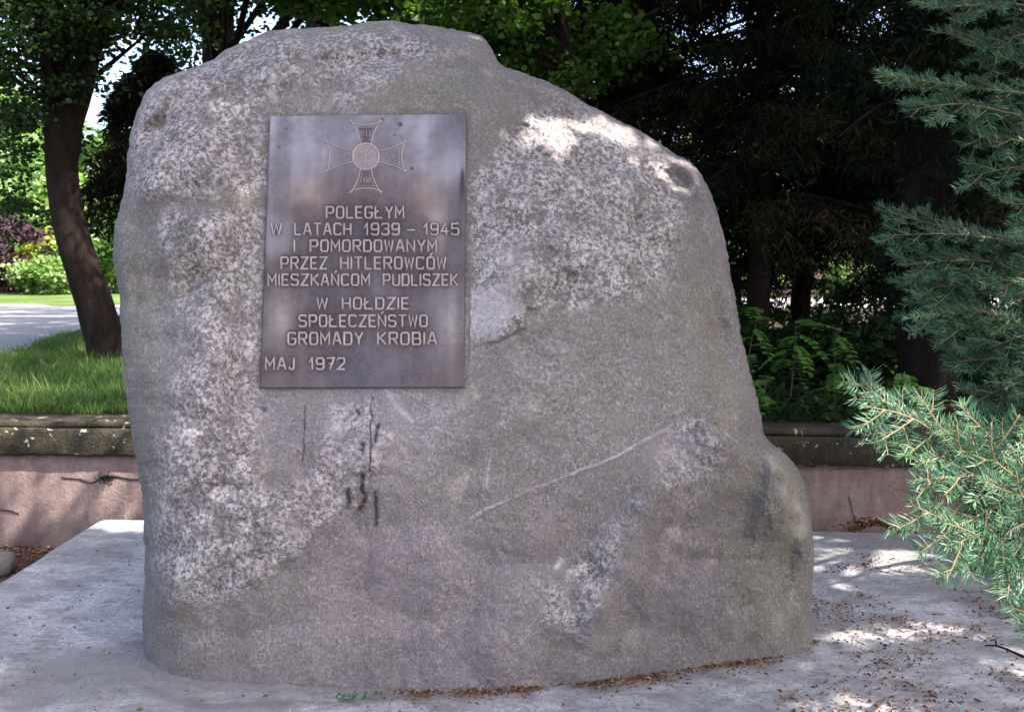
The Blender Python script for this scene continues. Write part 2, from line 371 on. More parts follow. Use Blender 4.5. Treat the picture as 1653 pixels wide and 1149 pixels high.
for pts, w in (([(586,768),(583,790),(590,800),(582,822)],4.5),([(562,790),(563,812)],4),([(606,795),(607,820),(609,845)],3.5),([(584,718),(586,726)],4),([(611,686),(606,712)],3),([(600,640),(597,760)],1.3),([(493,655),(491,700),(488,750)],1.0),([(424,659),(427,661)],3),([(576,662),(580,668)],3),([(742,200),(744,205)],1)):
    st = np.maximum(st, np.exp(-(line_d(PX+2.5*fbm(P0*30, 2), PY, pts)/w)**2))
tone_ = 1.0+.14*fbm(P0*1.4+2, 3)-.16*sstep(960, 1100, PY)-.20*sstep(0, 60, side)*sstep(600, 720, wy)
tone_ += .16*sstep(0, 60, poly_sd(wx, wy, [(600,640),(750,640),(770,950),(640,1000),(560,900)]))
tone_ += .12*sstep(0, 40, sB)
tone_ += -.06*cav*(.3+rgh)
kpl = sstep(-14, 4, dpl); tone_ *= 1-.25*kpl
stv = np.clip(st*1.25, 0, 1)
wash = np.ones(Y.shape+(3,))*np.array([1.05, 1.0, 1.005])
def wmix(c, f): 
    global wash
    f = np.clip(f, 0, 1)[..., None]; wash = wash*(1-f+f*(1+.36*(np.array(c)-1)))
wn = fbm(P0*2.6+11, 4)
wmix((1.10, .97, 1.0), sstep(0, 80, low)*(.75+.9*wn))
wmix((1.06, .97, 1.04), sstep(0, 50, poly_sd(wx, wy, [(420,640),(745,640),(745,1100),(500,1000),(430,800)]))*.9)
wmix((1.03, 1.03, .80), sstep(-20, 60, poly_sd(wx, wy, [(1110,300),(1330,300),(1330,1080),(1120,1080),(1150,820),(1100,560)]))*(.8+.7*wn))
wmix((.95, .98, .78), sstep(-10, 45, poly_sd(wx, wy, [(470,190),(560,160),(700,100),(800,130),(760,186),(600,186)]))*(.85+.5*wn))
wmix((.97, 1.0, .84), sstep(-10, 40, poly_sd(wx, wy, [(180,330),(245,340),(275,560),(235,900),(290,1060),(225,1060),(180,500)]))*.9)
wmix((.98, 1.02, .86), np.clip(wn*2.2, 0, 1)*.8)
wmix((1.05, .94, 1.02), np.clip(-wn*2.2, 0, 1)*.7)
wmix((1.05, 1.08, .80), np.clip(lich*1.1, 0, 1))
# back half
NB = 60
sb = np.linspace(0, 1, NB+1)[1:]
tb = np.cos(sb*math.pi/2); PB = []
for t_, s_ in zip(tb, sb):
    Q = PM[-1]*1.0; c0 = on_plane(CC[0], CC[1], 4.16, SL, .055)
    q = c0+(Pf[-1]-c0)*t_**.55 if t_ > 1e-6 else np.broadcast_to(c0, Pf[-1].shape).copy()
    q = q.copy(); q[:, 1] += .62*math.sin(s_*math.pi/2)**.8 - (q[:, 2]-1.2)*SL*.6*s_
    q[:, 1] += .06*fbm(q*1.7, 3)*min(1, s_*4)
    PB.append(q)
PB = np.array(PB)
V = np.concatenate([Pf.reshape(-1, 3), PB.reshape(-1, 3), Pf[0].mean(0)[None]])
nr = NT+NB
i = np.arange(nr-1)[:, None]*NA; j = np.arange(NA)[None]; k = (j+1) % NA
F = np.stack([i+j, i+NA+j, i+NA+k, i+k], -1).reshape(-1, 4)
j = np.arange(NA); T3 = np.stack([np.full(NA, len(V)-1), j, (j+1) % NA], -1)
V[:, 2] = np.maximum(V[:, 2], -.06)
def ext(a, b): return np.concatenate([a.ravel(), np.full(NB*NA+1, b)])
nb0 = Pf.reshape(-1, 3)
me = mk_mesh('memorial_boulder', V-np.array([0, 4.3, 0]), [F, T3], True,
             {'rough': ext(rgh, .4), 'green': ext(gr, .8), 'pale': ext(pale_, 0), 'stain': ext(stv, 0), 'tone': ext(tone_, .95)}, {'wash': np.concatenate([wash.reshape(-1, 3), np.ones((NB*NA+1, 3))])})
o = link('memorial_boulder', me, MAT_ROCK); o.location = (0, 4.3, 0)
tag(o, 'large upright grey granite boulder with rough pale patches, carrying the bronze plaque', 'boulder')
ROCK_F = Pf
# contact line of the boulder on the plinth
zf = Pf[..., 2]
contact = []
for a in range(0, NA, 4):
    col = zf[:, a]
    if col[-1] < 0 and col[0] > 0:
        q = np.argmax(col < 0); contact.append(Pf[q, a])
contact = np.array(contact); contact = contact[np.argsort(contact[:, 0])]

# ================================================================= PLAQUE
def pl_uv(px, py):
    r = ray(px, py); t = ((PL0-CAM)@PLW)/(r@PLW); q = CAM+r*t[..., None]-PL0
    return np.stack([q@PLU, q@PLV], -1)
def pl_pt(u, v, w): return PL0+np.asarray(u)[..., None]*PLU+np.asarray(v)[..., None]*PLV+np.asarray(w)[..., None]*PLW
plq = empty('memorial_plaque', tuple(pl_pt(np.array(PLW_/2), np.array(0.), np.array(0.))), 'weathered bronze plaque with raised Polish inscription and a cross, on the face of the boulder', 'plaque')
PORG = np.array(plq.location)
FONT = {
 'A': [[(0,0),(.42,1),(.58,1),(1,0)],[(.15,.32),(.85,.32)]],
 'B': [[(0,.5),(.8,.5),(.92,.62),(.92,.88),(.8,1),(0,1),(0,0),(.85,0),(1,.13),(1,.38),(.88,.5)]],
 'C': [[(1,.86),(.84,1),(.16,1),(0,.84),(0,.16),(.16,0),(.84,0),(1,.14)]],
 'D': [[(0,0),(0,1),(.8,1),(1,.82),(1,.18),(.8,0),(0,0)]],
 'E': [[(1,1),(0,1),(0,0),(1,0)],[(0,.5),(.85,.5)]],
 'G': [[(1,.86),(.84,1),(.16,1),(0,.84),(0,.16),(.16,0),(.84,0),(1,.16),(1,.48),(.55,.48)]],
 'H': [[(0,0),(0,1)],[(1,0),(1,1)],[(0,.5),(1,.5)]],
 'I': [[(0,0),(0,1)]],
 'J': [[(.9,1),(.9,.2),(.72,0),(.2,0),(0,.18)]],
 'K': [[(0,0),(0,1)],[(.95,1),(.05,.42)],[(.3,.55),(1,0)]],
 'L': [[(0,1),(0,0),(1,0)]],
 'M': [[(0,0),(0,1),(.5,.35),(1,1),(1,0)]],
 'N': [[(0,0),(0,1),(1,0),(1,1)]],
 'O': [[(.17,0),(.83,0),(1,.17),(1,.83),(.83,1),(.17,1),(0,.83),(0,.17),(.17,0)]],
 'P': [[(0,0),(0,1),(.82,1),(1,.86),(1,.58),(.82,.44),(0,.44)]],
 'R': [[(0,0),(0,1),(.82,1),(1,.86),(1,.62),(.82,.48),(0,.48)],[(.5,.48),(1,0)]],
 'S': [[(1,.86),(.84,1),(.16,1),(0,.86),(0,.64),(.16,.52),(.84,.48),(1,.36),(1,.14),(.84,0),(.16,0),(0,.14)]],
 'T': [[(0,1),(1,1)],[(.5,1),(.5,0)]],
 'U': [[(0,1),(0,.16),(.16,0),(.84,0),(1,.16),(1,1)]],
 'V': [[(0,1),(.5,0),(1,1)]],
 'W': [[(0,1),(.22,0),(.5,.9),(.78,0),(1,1)]],
 'Y': [[(0,1),(.5,.45),(1,1)],[(.5,.45),(.5,0)]],
 'Z': [[(0,1),(1,1),(0,0),(1,0)]],
 '1': [[(0,.62),(.75,1),(.75,0)]],
 '2': [[(0,.84),(.16,1),(.84,1),(1,.86),(1,.62),(0,.0),(1,0)]],
 '3': [[(0,.86),(.16,1),(.84,1),(1,.86),(1,.64),(.84,.52),(.4,.52)],[(.84,.52),(1,.38),(1,.14),(.84,0),(.16,0),(0,.14)]],
 '4': [[(.62,1),(0,.3),(1,.3)],[(.72,.6),(.72,0)]],
 '5': [[(1,1),(.08,1),(.02,.56),(.82,.58),(1,.44),(1,.14),(.84,0),(.16,0),(0,.14)]],
 '7': [[(0,1),(1,1),(.4,0)],[(.32,.5),(.85,.5)]],
 '9': [[(1,.5),(.16,.44),(0,.58),(0,.86),(.16,1),(.84,1),(1,.86),(1,.16),(.84,0),(.16,0),(0,.12)]],
 '-': [[(0,.42),(1,.42)]],
}
FONT['Ł'] = FONT['L']+[[(-.22,.38),(.42,.66)]]
FONT['Ó'] = FONT['O']+[[(.45,1.14),(.68,1.34)]]
FONT['Ń'] = FONT['N']+[[(.45,1.14),(.68,1.34)]]
WID = {'I': .001, '1': .55, 'J': .7, 'M': 1.12, 'W': 1.12, 'L': .85, 'E': .85, 'A': 1.05}
def stroke(pts, hw, h, mb, zb=-.0006):
    """half-round raised bead along a 2-D polyline in plaque coordinates"""
    pts = np.asarray(pts, float); closed = np.allclose(pts[0], pts[-1]) and len(pts) > 2
    if closed: pts = pts[:-1]
    n = len(pts)
    prof = np.array([(-1, 0), (-.62, .72), (-.2, 1), (.2, 1), (.62, .72), (1, 0)])
    V = []
    for i in range(n):
        if closed: a = pts[i]-pts[i-1]; b = pts[(i+1) % n]-pts[i]
        else:
            a = pts[i]-pts[i-1] if i else pts[1]-pts[0]; b = pts[i+1]-pts[i] if i < n-1 else a
        a = a/np.linalg.norm(a); b = b/np.linalg.norm(b); na = np.array([-a[1], a[0]]); nb = np.array([-b[1], b[0]])
        mm = na+nb; mm = mm/max(np.linalg.norm(mm), 1e-6); s = 1/max(mm@na, .45)
        for x, z in prof:
            q = pts[i]+mm*s*x*hw; V.append((q[0], q[1], z*h+zb))
    V = np.array(V); P = []
    F = []; k = len(prof)
    for i in range(n if closed else n-1):
        a = i*k; b = ((i+1) % n)*k
        for j in range(k-1): F.append((a+j, a+j+1, b+j+1, b+j))
    F = [np.array(F)]
    if not closed:
        ends = []
        for i, sgn in ((0, -1), (n-1, 1)):
            d = pts[1]-pts[0] if i == 0 else pts[-1]-pts[-2]; d = d/np.linalg.norm(d)
            V = np.concatenate([V, [[*(pts[i]+sgn*d*hw*.85), zb]]]); e = len(V)-1
            for j in range(k-1): ends.append((i*k+j, i*k+j+1, e) if sgn > 0 else (i*k+j+1, i*k+j, e))
        F.append(np.array(ends))
    W3 = pl_pt(V[:, 0], V[:, 1], V[:, 2])
    mb.add(W3, F)
def plq_mat(name, txt):
    m = M(name, .5, .5)
    if txt:
        c = m.mix(m.noise(30, 4, .6), (.23, .175, .158), (.38, .31, .30)); m.b.inputs['Roughness'].default_value = .52
        m.b.inputs['Metallic'].default_value = .35; m.col(c); m.bump(m.noise(180, 3), .002, .6); return m.m
    ps = m.attr('paint', 'Color')
    n = m.noise(9, 5, .65, co=m.co((2.2, 2.2, .55))); n2 = m.noise(60, 4, .7); n3 = m.noise(5, 5, .7)
    c = m.mix(m.ramp(n, [(.45, .0), (.75, .12)]), ps, (.21, .18, .195), 'MIX')
    c = m.mix(m.ramp(n3, [(.42, 0), (.6, .4)]), c, (.045, .028, .028))
    c = m.mix(m.ramp(n2, [(.40, 0), (.6, .07)]), c, (.27, .25, .27))
    c = m.mix(m.ramp(m.noise(32, 2, .5), [(.20, 1), (.25, 0)]), c, (.07, .04, .035))
    m.col(c); m.b.inputs['Metallic'].default_value = .1; m.b.inputs['Specular IOR Level'].default_value = .16
    m.put(m.b.inputs['Roughness'], m.ramp(m.noise(14, 4, .6), [(.3, .42), (.7, .65)]))
    m.bump(m.math('ADD', m.math('MULTIPLY', n2, .35), m.noise(11, 3)), .002, .6); return m.m
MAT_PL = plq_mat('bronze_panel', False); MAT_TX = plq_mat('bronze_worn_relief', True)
LINES = [(334,352,[('POLEGŁYM',527,651)]), (361,379,[('W',438,454),('LATACH',476,566),('1939',588,644),('-',657,669),('1945',684,740)]),
 (388,406,[('I',475,475.1),('POMORDOWANYM',501,704)]), (415.5,434,[('PRZEZ',454,527),('HITLEROWCÓW',550,719)]),
 (443,460.5,[('MIESZKAŃCOM',433,596),('PUDLISZEK',619,738)]), (481,498.5,[('W',512,528),('HOŁDZIE',553,659)]),
 (509,527,[('SPOŁECZEŃSTWO',483,689)]), (537,556,[('GROMADY',465,585),('KROBIA',610,704)]), (578,596,[('MAJ',429,475),('1972',499,556)])]
txt_pts = []
for y0, y1, words in LINES:
    for w, xa, xb in words:
        ws = [WID.get(c, 1.0) for c in w]; gap = .50
        tot = sum(ws)+gap*(len(w)-1)
        s = (xb-xa)/tot if tot > .1 else 11
        x = xa
        for c, wd in zip(w, ws):
            mb = MB()
            for st_ in FONT[c]:
                p = np.array(st_, float); sw = max(wd, .9) if c in 'I' else wd
                if c == '-': sw = 1
                qx = x+p[:, 0]*sw*s; qy = y1-p[:, 1]*(y1-y0)
                uv = pl_uv(qx, qy); stroke(uv, .0040, .0042, mb)
                for a, b in zip(uv[:-1], uv[1:]):
                    for f in np.linspace(0, 1, 6): txt_pts.append(a+(b-a)*f)
            link('letter', mb.mesh('letter', True, origin=PORG), MAT_TX, plq)
            x += (wd+gap)*s
m = M('bronze_medallion', .6, .4); m.b.inputs['Metallic'].default_value = .3; m.col(m.mix(m.noise(90, 4), (.15, .11, .105), (.26, .215, .215))); MAT_MD = m.m
# cross
ec = pl_uv(590.5, 253.); 
def ep(dx, dy): return pl_uv(590.5+dx, 253.+dy)
def arc3(a, b, c, n=9):
    t = np.linspace(0, 1, n)[:, None]; a, b, c = map(np.asarray, (a, b, c)); return (1-t)**2*a+2*t*(1-t)*b+t*t*c
def emb_pt(u, v, w): return pl_pt(np.asarray(u), np.asarray(v), np.asarray(w))
m = M('bronze_dark_inlay', .6, .4); m.b.inputs['Metallic'].default_value = .3
m.col(m.mix(m.noise(60, 4), (.05, .035, .042), (.095, .072, .085))); MAT_IN = m.m
cr = MB(); disc_pts = []
k = np.arange(25)/24*2*math.pi
ringuv = [ep(21*math.cos(a), 21*math.sin(a)) for a in k]; stroke(ringuv, .005, .0045, cr)
crs = link('cross_medallion', cr.mesh('cross_medallion', True, origin=PORG), MAT_TX, plq)
db = MB(); V = [pl_pt(np.array(ec[0]), np.array(ec[1]), np.array(.0024))]
for a in k[:-1]:
    u = ep(19*math.cos(a), 19*math.sin(a)); V.append(pl_pt(np.array(u[0]), np.array(u[1]), np.array(.0015)))
db.add(np.array(V), np.array([(0, 1+i, 1+(i+1) % 24) for i in range(24)])); link('medallion_disc', db.mesh('medallion_disc', True, origin=PORG), MAT_MD, crs)
# eagle in low relief
eb = MB()
for pts, w in (([(0,-6),(0,2),(0,10)], .0032), ([(0,-6),(3,-8)], .0022), ([(-1,-2),(-6,-6),(-11,-7)], .0026), ([(1,-2),(6,-6),(11,-7)], .0026),
               ([(-11,-7),(-10,2)], .0017), ([(-8,-6),(-7,4)], .0017), ([(-5,-5),(-4,5)], .0017), ([(11,-7),(10,2)], .0017), ([(8,-6),(7,4)], .0017), ([(5,-5),(4,5)], .0017),
               ([(-1,9),(-5,12)], .0018), ([(1,9),(5,12)], .0018), ([(0,9),(0,14)], .003)):
    stroke(np.array([ep(*p) for p in pts]), w, .0030, eb, .0016)
link('eagle', eb.mesh('eagle', True, origin=PORG), MAT_TX, crs)
word = {'top': 'MILI', 'left': 'VIR', 'right': 'TUTI', 'bottom': 'TARI'}
for nm, ax, tip, nrm in (('top', (0,-1), 57, (1,0)), ('bottom', (0,1), 57, (1,0)), ('left', (-1,0), 64, (0,1)), ('right', (1,0), 64, (0,1))):
    ax = np.array(ax, float); nr_ = np.array(nrm, float)
    def q(a, b): v = ax*a+nr_*b; return ep(v[0], v[1])
    ab = MB()
    for sg in (-1, 1):
        stroke(arc3(q(20, 8.5*sg), q(40, 11*sg), q(tip, 24*sg)), .0028, .0042, ab)
        c = q(tip, 24*sg); V, Fq = [], []
        stroke(np.array([c+np.array([.0058*math.cos(a), .0058*math.sin(a)])*.5 for a in np.linspace(0, 2*math.pi, 9)]), .0035, .0055, ab)
    stroke(arc3(q(tip-2, -22), q(tip-10, 0), q(tip-2, 22)), .0030, .0042, ab)
    stroke(arc3(q(tip-9, -14), q(tip-12, 0), q(tip-9, 14)), .0014, .0022, ab)
    for sg in (-1, 1): stroke(arc3(q(25, 5*sg), q(40, 8*sg), q(tip-9, 14*sg)), .0012, .0020, ab)
    wd = word[nm]; L = len(wd)
    for i_, ch in enumerate(wd):
        for st_ in FONT[ch]:
            P2 = []
            for x, y in st_:
                hx = (i_-(L-1)/2)*5.2+(x-.5)*3.2
                cx_ = {'top': (0,-38), 'bottom': (0,38), 'left': (-41,0), 'right': (41,0)}[nm]
                P2.append(ep(cx_[0]+hx*(1 if nm in ('top','bottom') else .95), cx_[1]-(y-.5)*(9 if nm in ('top','bottom') else 8)))
            stroke(np.array(P2), .0011, .0018, ab, .0006)
    arm = link('cross_arm', ab.mesh('cross_arm', True, origin=PORG), MAT_TX, plq)
    if nm in ('top', 'bottom'):
        ib = MB(); A1 = arc3(q(22, 7), q(40, 9), q(tip-9, 15)); A2 = arc3(q(22, -7), q(40, -9), q(tip-9, -15)); n = len(A1)
        VV = np.concatenate([pl_pt(A1[:, 0], A1[:, 1], np.full(n, .0006)), pl_pt(A2[:, 0], A2[:, 1], np.full(n, .0006))])
        ib.add(VV, np.array([(i, i+1, n+i+1, n+i) for i in range(n-1)])); link('inlay', ib.mesh('inlay', origin=PORG), MAT_IN, arm)
for px_, py_, r_ in ((462,208,2.4),(450,238,2.2),(646,201,4.5),(637,218,2),(665,272,3.2),(617,193,3)):
    rb = MB(); c = pl_uv(float(px_), float(py_))
    a = np.linspace(0, 2*math.pi, 13)[:-1]; rr_ = r_*.0023
    VV = [pl_pt(np.array(c[0]), np.array(c[1]), np.array(.0022))]+[pl_pt(np.array(c[0]+rr_*math.cos(t)), np.array(c[1]+rr_*math.sin(t)), np.array(.0001)) for t in a]
    rb.add(np.array(VV), np.array([(0, 1+i, 1+(i+1) % 12) for i in range(12)])); link('rivet', rb.mesh('rivet', True, origin=PORG), MAT_IN, plq)
# panel with the patina painted on
nu, nv = 200, 280
U = np.linspace(0, PLW_, nu); Vv = np.linspace(0, PLH_, nv); UU, VV = np.meshgrid(U, Vv)
H = np.zeros((nv, nu)); tp = np.array(txt_pts)
iu = np.clip((tp[:, 0]/PLW_*(nu-1)).round().astype(int), 0, nu-1); iv = np.clip((tp[:, 1]/PLH_*(nv-1)).round().astype(int), 0, nv-1)
np.add.at(H, (iv, iu), 1.)
def gblur(A, s):
    k = np.exp(-np.arange(-3*int(s+1), 3*int(s+1)+1)**2/(2*s*s)); k /= k.sum()
    A = np.apply_along_axis(lambda r: np.convolve(r, k, 'same'), 1, A); return np.apply_along_axis(lambda r: np.convolve(r, k, 'same'), 0, A)
h1 = np.clip(gblur(np.minimum(H, 1), 1.9)*5.2, 0, 1); h2 = np.clip(gblur(np.minimum(H, 1), 9)*5.5, 0, 1)
x = UU/PLW_; y = 1-VV/PLH_            # photo-like, 0..1 from the top left
def blob(cx, cy, rx, ry): return np.exp(-(((x-cx)/rx)**2+((y-cy)/ry)**2))
Pn = np.stack([x*2.4, y*3, x*0], -1)
nz = fbm(Pn*1.6, 4); nzs = fbm(np.stack([x*14, y*1.6, x*0+3], -1), 3)
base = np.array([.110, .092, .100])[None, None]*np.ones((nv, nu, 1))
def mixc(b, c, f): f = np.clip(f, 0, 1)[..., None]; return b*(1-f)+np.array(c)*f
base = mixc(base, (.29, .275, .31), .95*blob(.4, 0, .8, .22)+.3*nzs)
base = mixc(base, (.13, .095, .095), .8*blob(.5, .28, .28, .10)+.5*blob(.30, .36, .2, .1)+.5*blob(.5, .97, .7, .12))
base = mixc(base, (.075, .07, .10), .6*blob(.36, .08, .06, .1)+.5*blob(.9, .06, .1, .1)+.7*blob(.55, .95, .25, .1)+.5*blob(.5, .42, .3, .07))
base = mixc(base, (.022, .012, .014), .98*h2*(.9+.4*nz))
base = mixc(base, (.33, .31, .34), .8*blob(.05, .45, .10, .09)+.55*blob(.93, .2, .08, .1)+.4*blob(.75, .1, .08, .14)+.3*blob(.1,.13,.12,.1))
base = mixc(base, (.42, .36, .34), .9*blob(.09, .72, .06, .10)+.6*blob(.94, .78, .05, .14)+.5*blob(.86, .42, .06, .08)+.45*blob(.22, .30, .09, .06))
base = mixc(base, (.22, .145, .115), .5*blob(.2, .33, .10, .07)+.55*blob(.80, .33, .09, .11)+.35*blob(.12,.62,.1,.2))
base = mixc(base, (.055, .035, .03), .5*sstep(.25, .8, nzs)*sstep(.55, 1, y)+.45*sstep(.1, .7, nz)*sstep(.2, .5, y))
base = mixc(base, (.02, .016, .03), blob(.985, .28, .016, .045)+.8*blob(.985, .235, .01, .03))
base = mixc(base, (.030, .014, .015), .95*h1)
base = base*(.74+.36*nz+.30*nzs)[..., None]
edge = np.minimum(np.minimum(x, 1-x)*PLW_, np.minimum(y, 1-y)*PLH_)
w0 = .0007*fbm(np.stack([x*8, y*10, x*0], -1), 3)-.0020*sstep(.004, 0, edge)
PV = pl_pt(UU, VV, w0-.0004).reshape(-1, 3)
th_ = .013
rim = np.concatenate([np.arange(nu), np.arange(1, nv)*nu+nu-1, (nv-1)*nu+np.arange(nu-2, -1, -1), np.arange(nv-2, 0, -1)*nu])
back = PV[rim]-PLW*th_; nR = len(rim); b0 = len(PV)
i = np.arange(nv-1)[:, None]*nu; j = np.arange(nu-1)[None]; Fq = np.stack([i+j, i+j+1, i+nu+j+1, i+nu+j], -1).reshape(-1, 4)
s_ = np.arange(nR); e_ = (s_+1) % nR; Fr = np.stack([rim[s_], b0+s_, b0+e_, rim[e_]], -1)
Fb = [b0+np.arange(nR)[::-1]]
colr = np.concatenate([base.reshape(-1, 3), np.tile([[.03, .018, .018]], (nR, 1))])
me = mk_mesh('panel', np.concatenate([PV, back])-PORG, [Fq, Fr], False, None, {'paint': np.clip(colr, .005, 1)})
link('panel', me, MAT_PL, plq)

# ================================================================= PLINTH, GROUND, WALL
YB = 6.42                                   # back edge of the plinth at x = 0
def wallY(x): return 6.86-.075*x            # face of the wall
# soil of the lower level
m = M('soil_bare', .95, .1)
n = m.noise(18, 6, .7); m.col(m.mix(m.ramp(n, [(.35, 0), (.65, 1)]), (.035, .022, .018), (.10, .07, .055)))
m.bump(m.noise(30, 6, .7), .03, 1); MAT_SOIL = m.m
gx = np.concatenate([[-60, -30, -12], np.linspace(-6, 6, 90), [12, 30, 60]]); gy = np.concatenate([[-60, -20, -6], np.linspace(-2, 7.35, 70)])
GX, GY = np.meshgrid(gx, gy); GZ = -.32+.018*fbm(np.stack([GX*2, GY*2, GX*0], -1), 4)
def grid_faces(nv, nu):
    i = np.arange(nv-1)[:, None]*nu; j = np.arange(nu-1)[None]; return np.stack([i+j, i+j+1, i+nu+j+1, i+nu+j], -1).reshape(-1, 4)
link('ground', mk_mesh('ground', np.stack([GX, GY, GZ], -1).reshape(-1, 3), grid_faces(len(gy), len(gx)), True), MAT_SOIL, kind='structure')
# plinth slab
m = M('weathered_concrete', .85, .3)
c = m.mix(m.ramp(m.noise(2.6, 6, .65), [(.35, 0), (.65, 1)]), (.43, .415, .43), (.60, .58, .60))
c = m.mix(m.ramp(m.noise(26, 6, .75), [(.40, 0), (.66, .75)]), c, (.42, .41, .425))
c = m.mix(m.ramp(m.noise(38, 5, .8, co=m.co((1.3, 1, 1))), [(.36, .8), (.49, 0)]), c, (.15, .135, .135))
c = m.mix(m.ramp(m.noise(7, 6, .75, co=m.co((.9, 1.2, 1))), [(.40, .75), (.52, 0)]), c, (.20, .185, .18))
c = m.mix(m.ramp(m.noise(110, 3, .8), [(.36, .7), (.45, 0)]), c, (.17, .155, .155))
c = m.mix(m.attr('dirt'), c, (.11, .095, .085))
c = m.mix(m.ramp(m.noise(1.3, 6, .7), [(.42, .6), (.56, 0)]), c, (.23, .215, .222))
m.col(c); m.bump(m.math('ADD', m.noise(60, 6, .8), m.math('MULTIPLY', m.noise(9, 4), 1.5)), .016, 1); MAT_CON = m.m
xs = np.linspace(-2.62, 3.3, 260); ys = np.linspace(0, 1, 330)
X, Yq = np.meshgrid(xs, ys); yb = YB-.070*X; yfr = -1.2
Yp = yfr+(yb-yfr)*(1-(1-Yq)**1)
left = np.clip((X+2.62), 0, None)
Xl = X+.012*fbm(np.stack([Yp*3, X*0, X*0], -1), 3)*(X < -2.6)
Z = .006*fbm(np.stack([X*2, Yp*2, X*0], -1), 3)+.003*fbm(np.stack([X*14, Yp*14, X*0], -1), 3)
edgeD = np.minimum(np.minimum(X+2.62, 3.3-X), np.minimum(yb-Yp, Yp-yfr)); Z -= .014*sstep(.03, 0, edgeD)
dirt = .55*sstep(.1, .62, fbm(np.stack([X*1.2+5, Yp*1.2, X*0], -1), 4)+.35*sstep(1.0, 2.4, X))
# dark mortar smear beside the left foot of the stone
cpx = [(215,1100),(260,1120),(330,1140),(450,1138),(640,1125)]
cw = np.array([atZ(a, b, 0.)[:2] for a, b in cpx])
dl = line_d(X, Yp, [tuple(v) for v in cw]); dirt = np.maximum(dirt, .0+.8*np.exp(-(dl/.05)**2)*np.clip(.75+fbm(np.stack([X*9, Yp*9, X*0], -1), 3), 0, 1))
PV = np.stack([Xl, Yp, Z], -1).reshape(-1, 3); nV, nU = X.shape
rim = np.concatenate([np.arange(nU), np.arange(1, nV)*nU+nU-1, (nV-1)*nU+np.arange(nU-2, -1, -1), np.arange(nV-2, 0, -1)*nU])
low_ = PV[rim].copy(); low_[:, 2] = -.40; s_ = np.arange(len(rim)); e_ = (s_+1) % len(rim); b0 = len(PV)
Fr = np.stack([rim[s_], b0+s_, b0+e_, rim[e_]], -1)
me = mk_mesh('concrete_plinth', np.concatenate([PV, low_]), [grid_faces(nV, nU), Fr], False, {'dirt': np.clip(np.concatenate([dirt.ravel(), np.full(len(rim), .3)]), 0, 1)})
pl = link('concrete_plinth', me, MAT_CON); tag(pl, 'low pale concrete slab under the boulder, rough top scattered with dry needles', 'plinth')
# soiling round the foot of the stone
_c2 = contact[::3]; dd_ = np.full(X.shape, 9.)
for q_ in _c2: dd_ = np.minimum(dd_, np.hypot(X-q_[0], Yp-q_[1]))
dirt = np.maximum(dirt, .75*np.exp(-(dd_/.07)**2)*np.clip(.7+1.2*fbm(np.stack([X*11, Yp*11, X*0], -1), 3), 0, 1))
me.attributes['dirt'].data.foreach_set('value', np.clip(np.concatenate([dirt.ravel(), np.full(len(rim), .3)]), 0, 1).astype(np.float32))
# mortar collar
m = M('mortar', .9, .2); c = m.mix(m.noise(30, 6, .75), (.075, .064, .064), (.24, .215, .22)); m.col(c); m.bump(m.noise(50, 5, .75), .012, 1); MAT_MOR = m.m
ct = contact[::2]; off = []
nrm_ = np.zeros((len(ct), 2)); d_ = np.gradient(ct[:, :2], axis=0); nrm_[:, 0] = d_[:, 1]; nrm_[:, 1] = -d_[:, 0]; nrm_ = unit(nrm_)
wv = .034+.060*fbm(np.stack([ct[:, 0]*13, ct[:, 0]*0, ct[:, 0]*0], -1), 3)+.02*sstep(-.6, -1.3, ct[:, 0])
wv = np.maximum(.62*wv*(1-.75*sstep(-.5, .2, ct[:, 0])), .006)
rows = []
for f, z in ((-.6, .012), (0, .022), (.35, .015), (.7, .008), (1, -.006)):
    q = np.zeros((len(ct), 3)); q[:, :2] = ct[:, :2]+nrm_*(wv*f)[:, None]; q[:, 2] = z*(1-.5*sstep(-.5, .2, ct[:, 0]))+(.006*fbm(np.stack([ct[:, 0]*25, np.full(len(ct), f*5), ct[:, 0]*0], -1), 3) if f < 1 else 0); rows.append(q)
me = mk_mesh('mortar_collar', np.array(rows).reshape(-1, 3), grid_faces(5, len(ct)), True); link('mortar_collar', me, MAT_MOR, pl)

# ---- retaining wall
m = M('pink_render', .9, .2)
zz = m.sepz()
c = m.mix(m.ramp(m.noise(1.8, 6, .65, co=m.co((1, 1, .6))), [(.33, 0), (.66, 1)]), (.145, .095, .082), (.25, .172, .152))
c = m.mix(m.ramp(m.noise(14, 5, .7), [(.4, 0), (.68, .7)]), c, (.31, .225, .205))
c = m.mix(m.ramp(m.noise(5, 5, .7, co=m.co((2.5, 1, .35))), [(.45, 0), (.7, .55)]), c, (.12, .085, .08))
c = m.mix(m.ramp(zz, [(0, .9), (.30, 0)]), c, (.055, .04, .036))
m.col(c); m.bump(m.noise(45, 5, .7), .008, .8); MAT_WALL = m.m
m = M('mossy_coping', .92, .2)
c = m.mix(m.ramp(m.noise(5, 6, .7), [(.38, 0), (.62, 1)]), (.022, .017, .014), (.045, .040, .020))
c = m.mix(m.ramp(m.noise(11, 6, .7), [(.5, 0), (.7, .8)]), c, (.075, .06, .052))
c = m.mix(m.ramp(m.noise(13, 5, .62, co=m.co((1, 1, 1.5)), dist=.4), [(.63, 0), (.66, 1)]), c, (.36, .32, .29))
m.col(c); m.bump(m.noise(40, 6, .7), .02, 1); MAT_COP = m.m
wall = empty('retaining_wall', (0, wallY(0), -.36), 'long low wall of pink render with a dark mossy coping, behind the boulder', 'wall')
WO = np.array([0, wallY(0), -.36])
